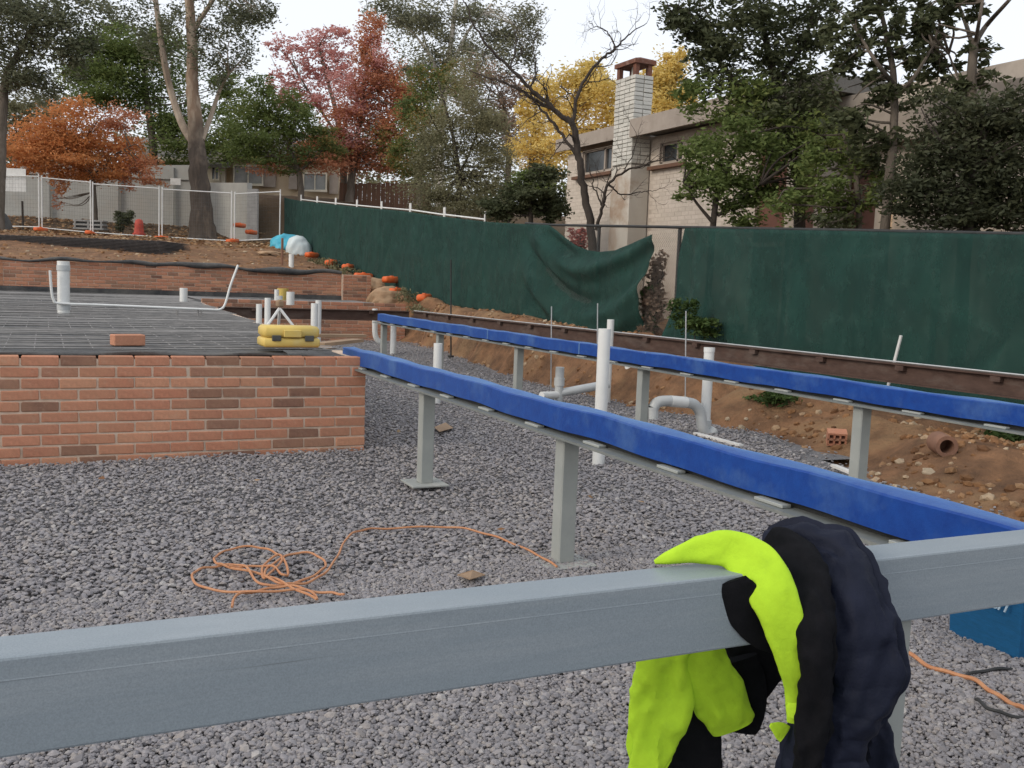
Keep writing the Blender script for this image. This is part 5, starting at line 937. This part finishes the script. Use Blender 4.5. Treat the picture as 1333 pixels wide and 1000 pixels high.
# ================================================================== THE JACKET OVER THE BEAM
JA = ony(1050, 760, 1.6); t = thing('work_jacket', 'hi vis yellow and navy quilted work jacket slung over the foreground beam', 'jacket', (JA[0], 1.63, .55))
def ridge(x, y, sd): return 1-2*np.abs(vnoise(x, y, sd))*2
def sleeve(name, mt, ctrl, n=52, ns=16, wr=.004, quilt=0, power=2.6, seed=0, fold=1.):
    """soft cloth roll swept along (photo x, photo y, depth Y, half width in photo px, half thickness m), creased lengthwise"""
    P = np.array([ony(x, y, Y*.9) for x, y, Y, h, th in ctrl]); D_ = np.array([(p-C0)@F for p in P]); Wd = np.array([c[3] for c in ctrl])/CF*D_; Th = np.array([c[4]*.9 for c in ctrl])
    S = spline(P, ns); m_ = len(S); u = np.linspace(0, 1, m_); k = np.linspace(0, 1, len(P))
    WT = spline(np.stack([Wd, Th, k], 1), ns); Wd = np.maximum(WT[:, 0], .002); Th = np.maximum(WT[:, 1], .002)
    T = np.gradient(S, axis=0); T /= np.linalg.norm(T, axis=1)[:, None]; arc = np.r_[0, np.cumsum(np.linalg.norm(np.diff(S, axis=0), axis=1))]
    vw = S-C0; vw /= np.linalg.norm(vw, axis=1)[:, None]; a = np.cross(T, vw); a /= np.linalg.norm(a, axis=1)[:, None]; b = np.cross(a, T)
    th = 2*np.pi*np.arange(n)/n; c = np.sign(np.cos(th))*np.abs(np.cos(th))**(2/power); s_ = np.sign(np.sin(th))*np.abs(np.sin(th))**(2/power)
    A_, C_ = np.meshgrid(arc, c, indexing='ij'); _, S_ = np.meshgrid(arc, s_, indexing='ij'); side = np.where(S_ >= 0, 1., 7.)
    X = C_*Wd[:, None]                                            # metres across the cloth
    d = wr*(.9*ridge(A_*5+seed+X*6, X*24+side*3+A_*4, seed)+.6*ridge(A_*11+X*14, X*38-A_*9+side, seed+1)+1.4*vnoise(A_*8+seed, X*16+side, seed+2)+.5*vnoise(A_*45, X*60+side, seed+3)-.5)*fold
    if quilt:
        q = (A_+.018*vnoise(X*18, A_*6, seed+6)+.22*X)/.058; d = d+quilt*(np.abs(np.sin(q*np.pi))**.45-.7)*(.55+.9*np.abs(vnoise(A_*7, X*9, seed+8)))
    e = np.minimum(1, np.minimum(u, 1-u)*14)[:, None]             # pieces close softly at their ends
    nrm = a[:, None, :]*(c/np.maximum(.02, 1))[None, :, None]*.5+b[:, None, :]*s_[None, :, None]; nrm /= np.linalg.norm(nrm, axis=2)[:, :, None]+1e-9
    G = S[:, None, :]+a[:, None, :]*(c[None]*Wd[:, None])[:, :, None]+b[:, None, :]*(s_[None]*(Th*(1-.0*u))[:, None])[:, :, None]+nrm*(d*e)[:, :, None]
    edge = .35*wr*vnoise(arc*22, arc*0+seed, seed+4)+.5*wr*vnoise(arc*60, arc*0+seed, seed+5); G = G+a[:, None, :]*(np.sign(c)[None]*edge[:, None]*np.abs(c)[None])[:, :, None]
    m = MB(); m.add(G.reshape(-1, 3), [(i*n+q, i*n+(q+1) % n, (i+1)*n+(q+1) % n, (i+1)*n+q) for i in range(m_-1) for q in range(n)]+[tuple(range(n))[::-1], tuple(range((m_-1)*n, m_*n))])
    o = m.build(name, M[mt], t, smooth=True); return o
# hanging behind the beam
sleeve('back_panel', 'hivis', [(872, 790, 1.915, 30, .012), (862, 850, 1.93, 34, .016), (862, 900, 1.945, 40, .02), (853, 950, 1.95, 34, .02), (843, 1005, 1.95, 24, .018), (836, 1060, 1.95, 18, .015)], seed=1, wr=.0065)
sleeve('back_lining', 'black_cloth', [(905, 890, 1.975, 14, .015), (905, 930, 1.975, 30, .015), (896, 970, 1.975, 42, .015), (892, 1010, 1.975, 46, .015), (890, 1080, 1.975, 48, .015)], seed=2)
sleeve('back_lining', 'black_cloth', [(985, 800, 1.925, 40, .008), (985, 850, 1.93, 42, .010), (978, 880, 1.935, 34, .012), (972, 915, 1.94, 18, .010), (976, 950, 1.94, 9, .006)], seed=3)
sleeve('cuff', 'black_cloth', [(950, 860, 1.93, 36, .012), (962, 900, 1.93, 34, .014), (958, 951, 1.93, 26, .014)], seed=4)
sleeve('sleeve', 'hivis', [(900, 800, 1.90, 38, .016), (906, 850, 1.905, 36, .022), (926, 892, 1.905, 37, .028), (944, 925, 1.905, 33, .026), (953, 946, 1.905, 28, .02)], seed=5, wr=.0065)
# over the beam
sleeve('front_lining', 'black_cloth', [(955, 755, 1.744, 17, .005), (960, 768, 1.741, 24, .007), (974, 795, 1.738, 28, .008), (997, 823, 1.738, 25, .008), (1014, 842, 1.74, 13, .006), (1022, 850, 1.742, 5, .005)], seed=6, wr=.0015)
sleeve('collar_band', 'hivis', [(852, 732, 1.88, 3, .006), (876, 724, 1.86, 9, .012), (910, 716, 1.845, 17, .016), (950, 716, 1.81, 25, .018), (983, 737, 1.752, 32, .016), (1007, 777, 1.700, 31, .016), (1022, 822, 1.682, 25, .014), (1031, 868, 1.682, 18, .013), (1035, 905, 1.70, 12, .012), (1033, 940, 1.705, 9, .008)], seed=7, wr=.0028)
sleeve('jacket_body', 'navy', [(1003, 716, 1.93, 28, .04), (1030, 713, 1.88, 36, .05), (1074, 737, 1.79, 50, .055), (1100, 795, 1.69, 60, .06), (1109, 850, 1.655, 63, .06), (1100, 895, 1.66, 58, .055), (1082, 940, 1.68, 46, .05), (1070, 985, 1.69, 50, .045), (1066, 1040, 1.69, 54, .04), (1064, 1090, 1.69, 56, .04)], seed=8, wr=.012, quilt=.0045, ns=26, n=84, power=2.2)
sleeve('body_hem', 'navy', [(1112, 880, 1.70, 24, .03), (1125, 930, 1.71, 26, .03), (1138, 980, 1.72, 26, .03), (1146, 1040, 1.72, 26, .03)], seed=9, wr=.008, quilt=.003, ns=24)
sleeve('inner_facing', 'black_cloth', [(1002, 700, 1.90, 17, .02), (1026, 716, 1.845, 26, .025), (1046, 757, 1.745, 30, .03), (1061, 810, 1.655, 26, .028), (1066, 870, 1.63, 21, .026), (1060, 930, 1.645, 19, .024), (1052, 990, 1.655, 18, .022), (1044, 1060, 1.66, 18, .02)], seed=10, wr=.008)
sleeve('hem_corner', 'hivis', [(1003, 944, 1.74, 3, .003), (1014, 950, 1.735, 10, .005), (1022, 956, 1.73, 12, .004)], seed=11, wr=.001)
sleeve('hem_corner', 'hivis', [(1110, 982, 1.655, 3, .004), (1112, 1000, 1.655, 8, .006), (1114, 1030, 1.655, 12, .006)], seed=12, wr=.001)
sleeve('hem_corner', 'hivis', [(1043, 905, 1.69, 5, .004), (1036, 922, 1.69, 12, .006), (1032, 935, 1.69, 7, .004)], seed=13, wr=.001)
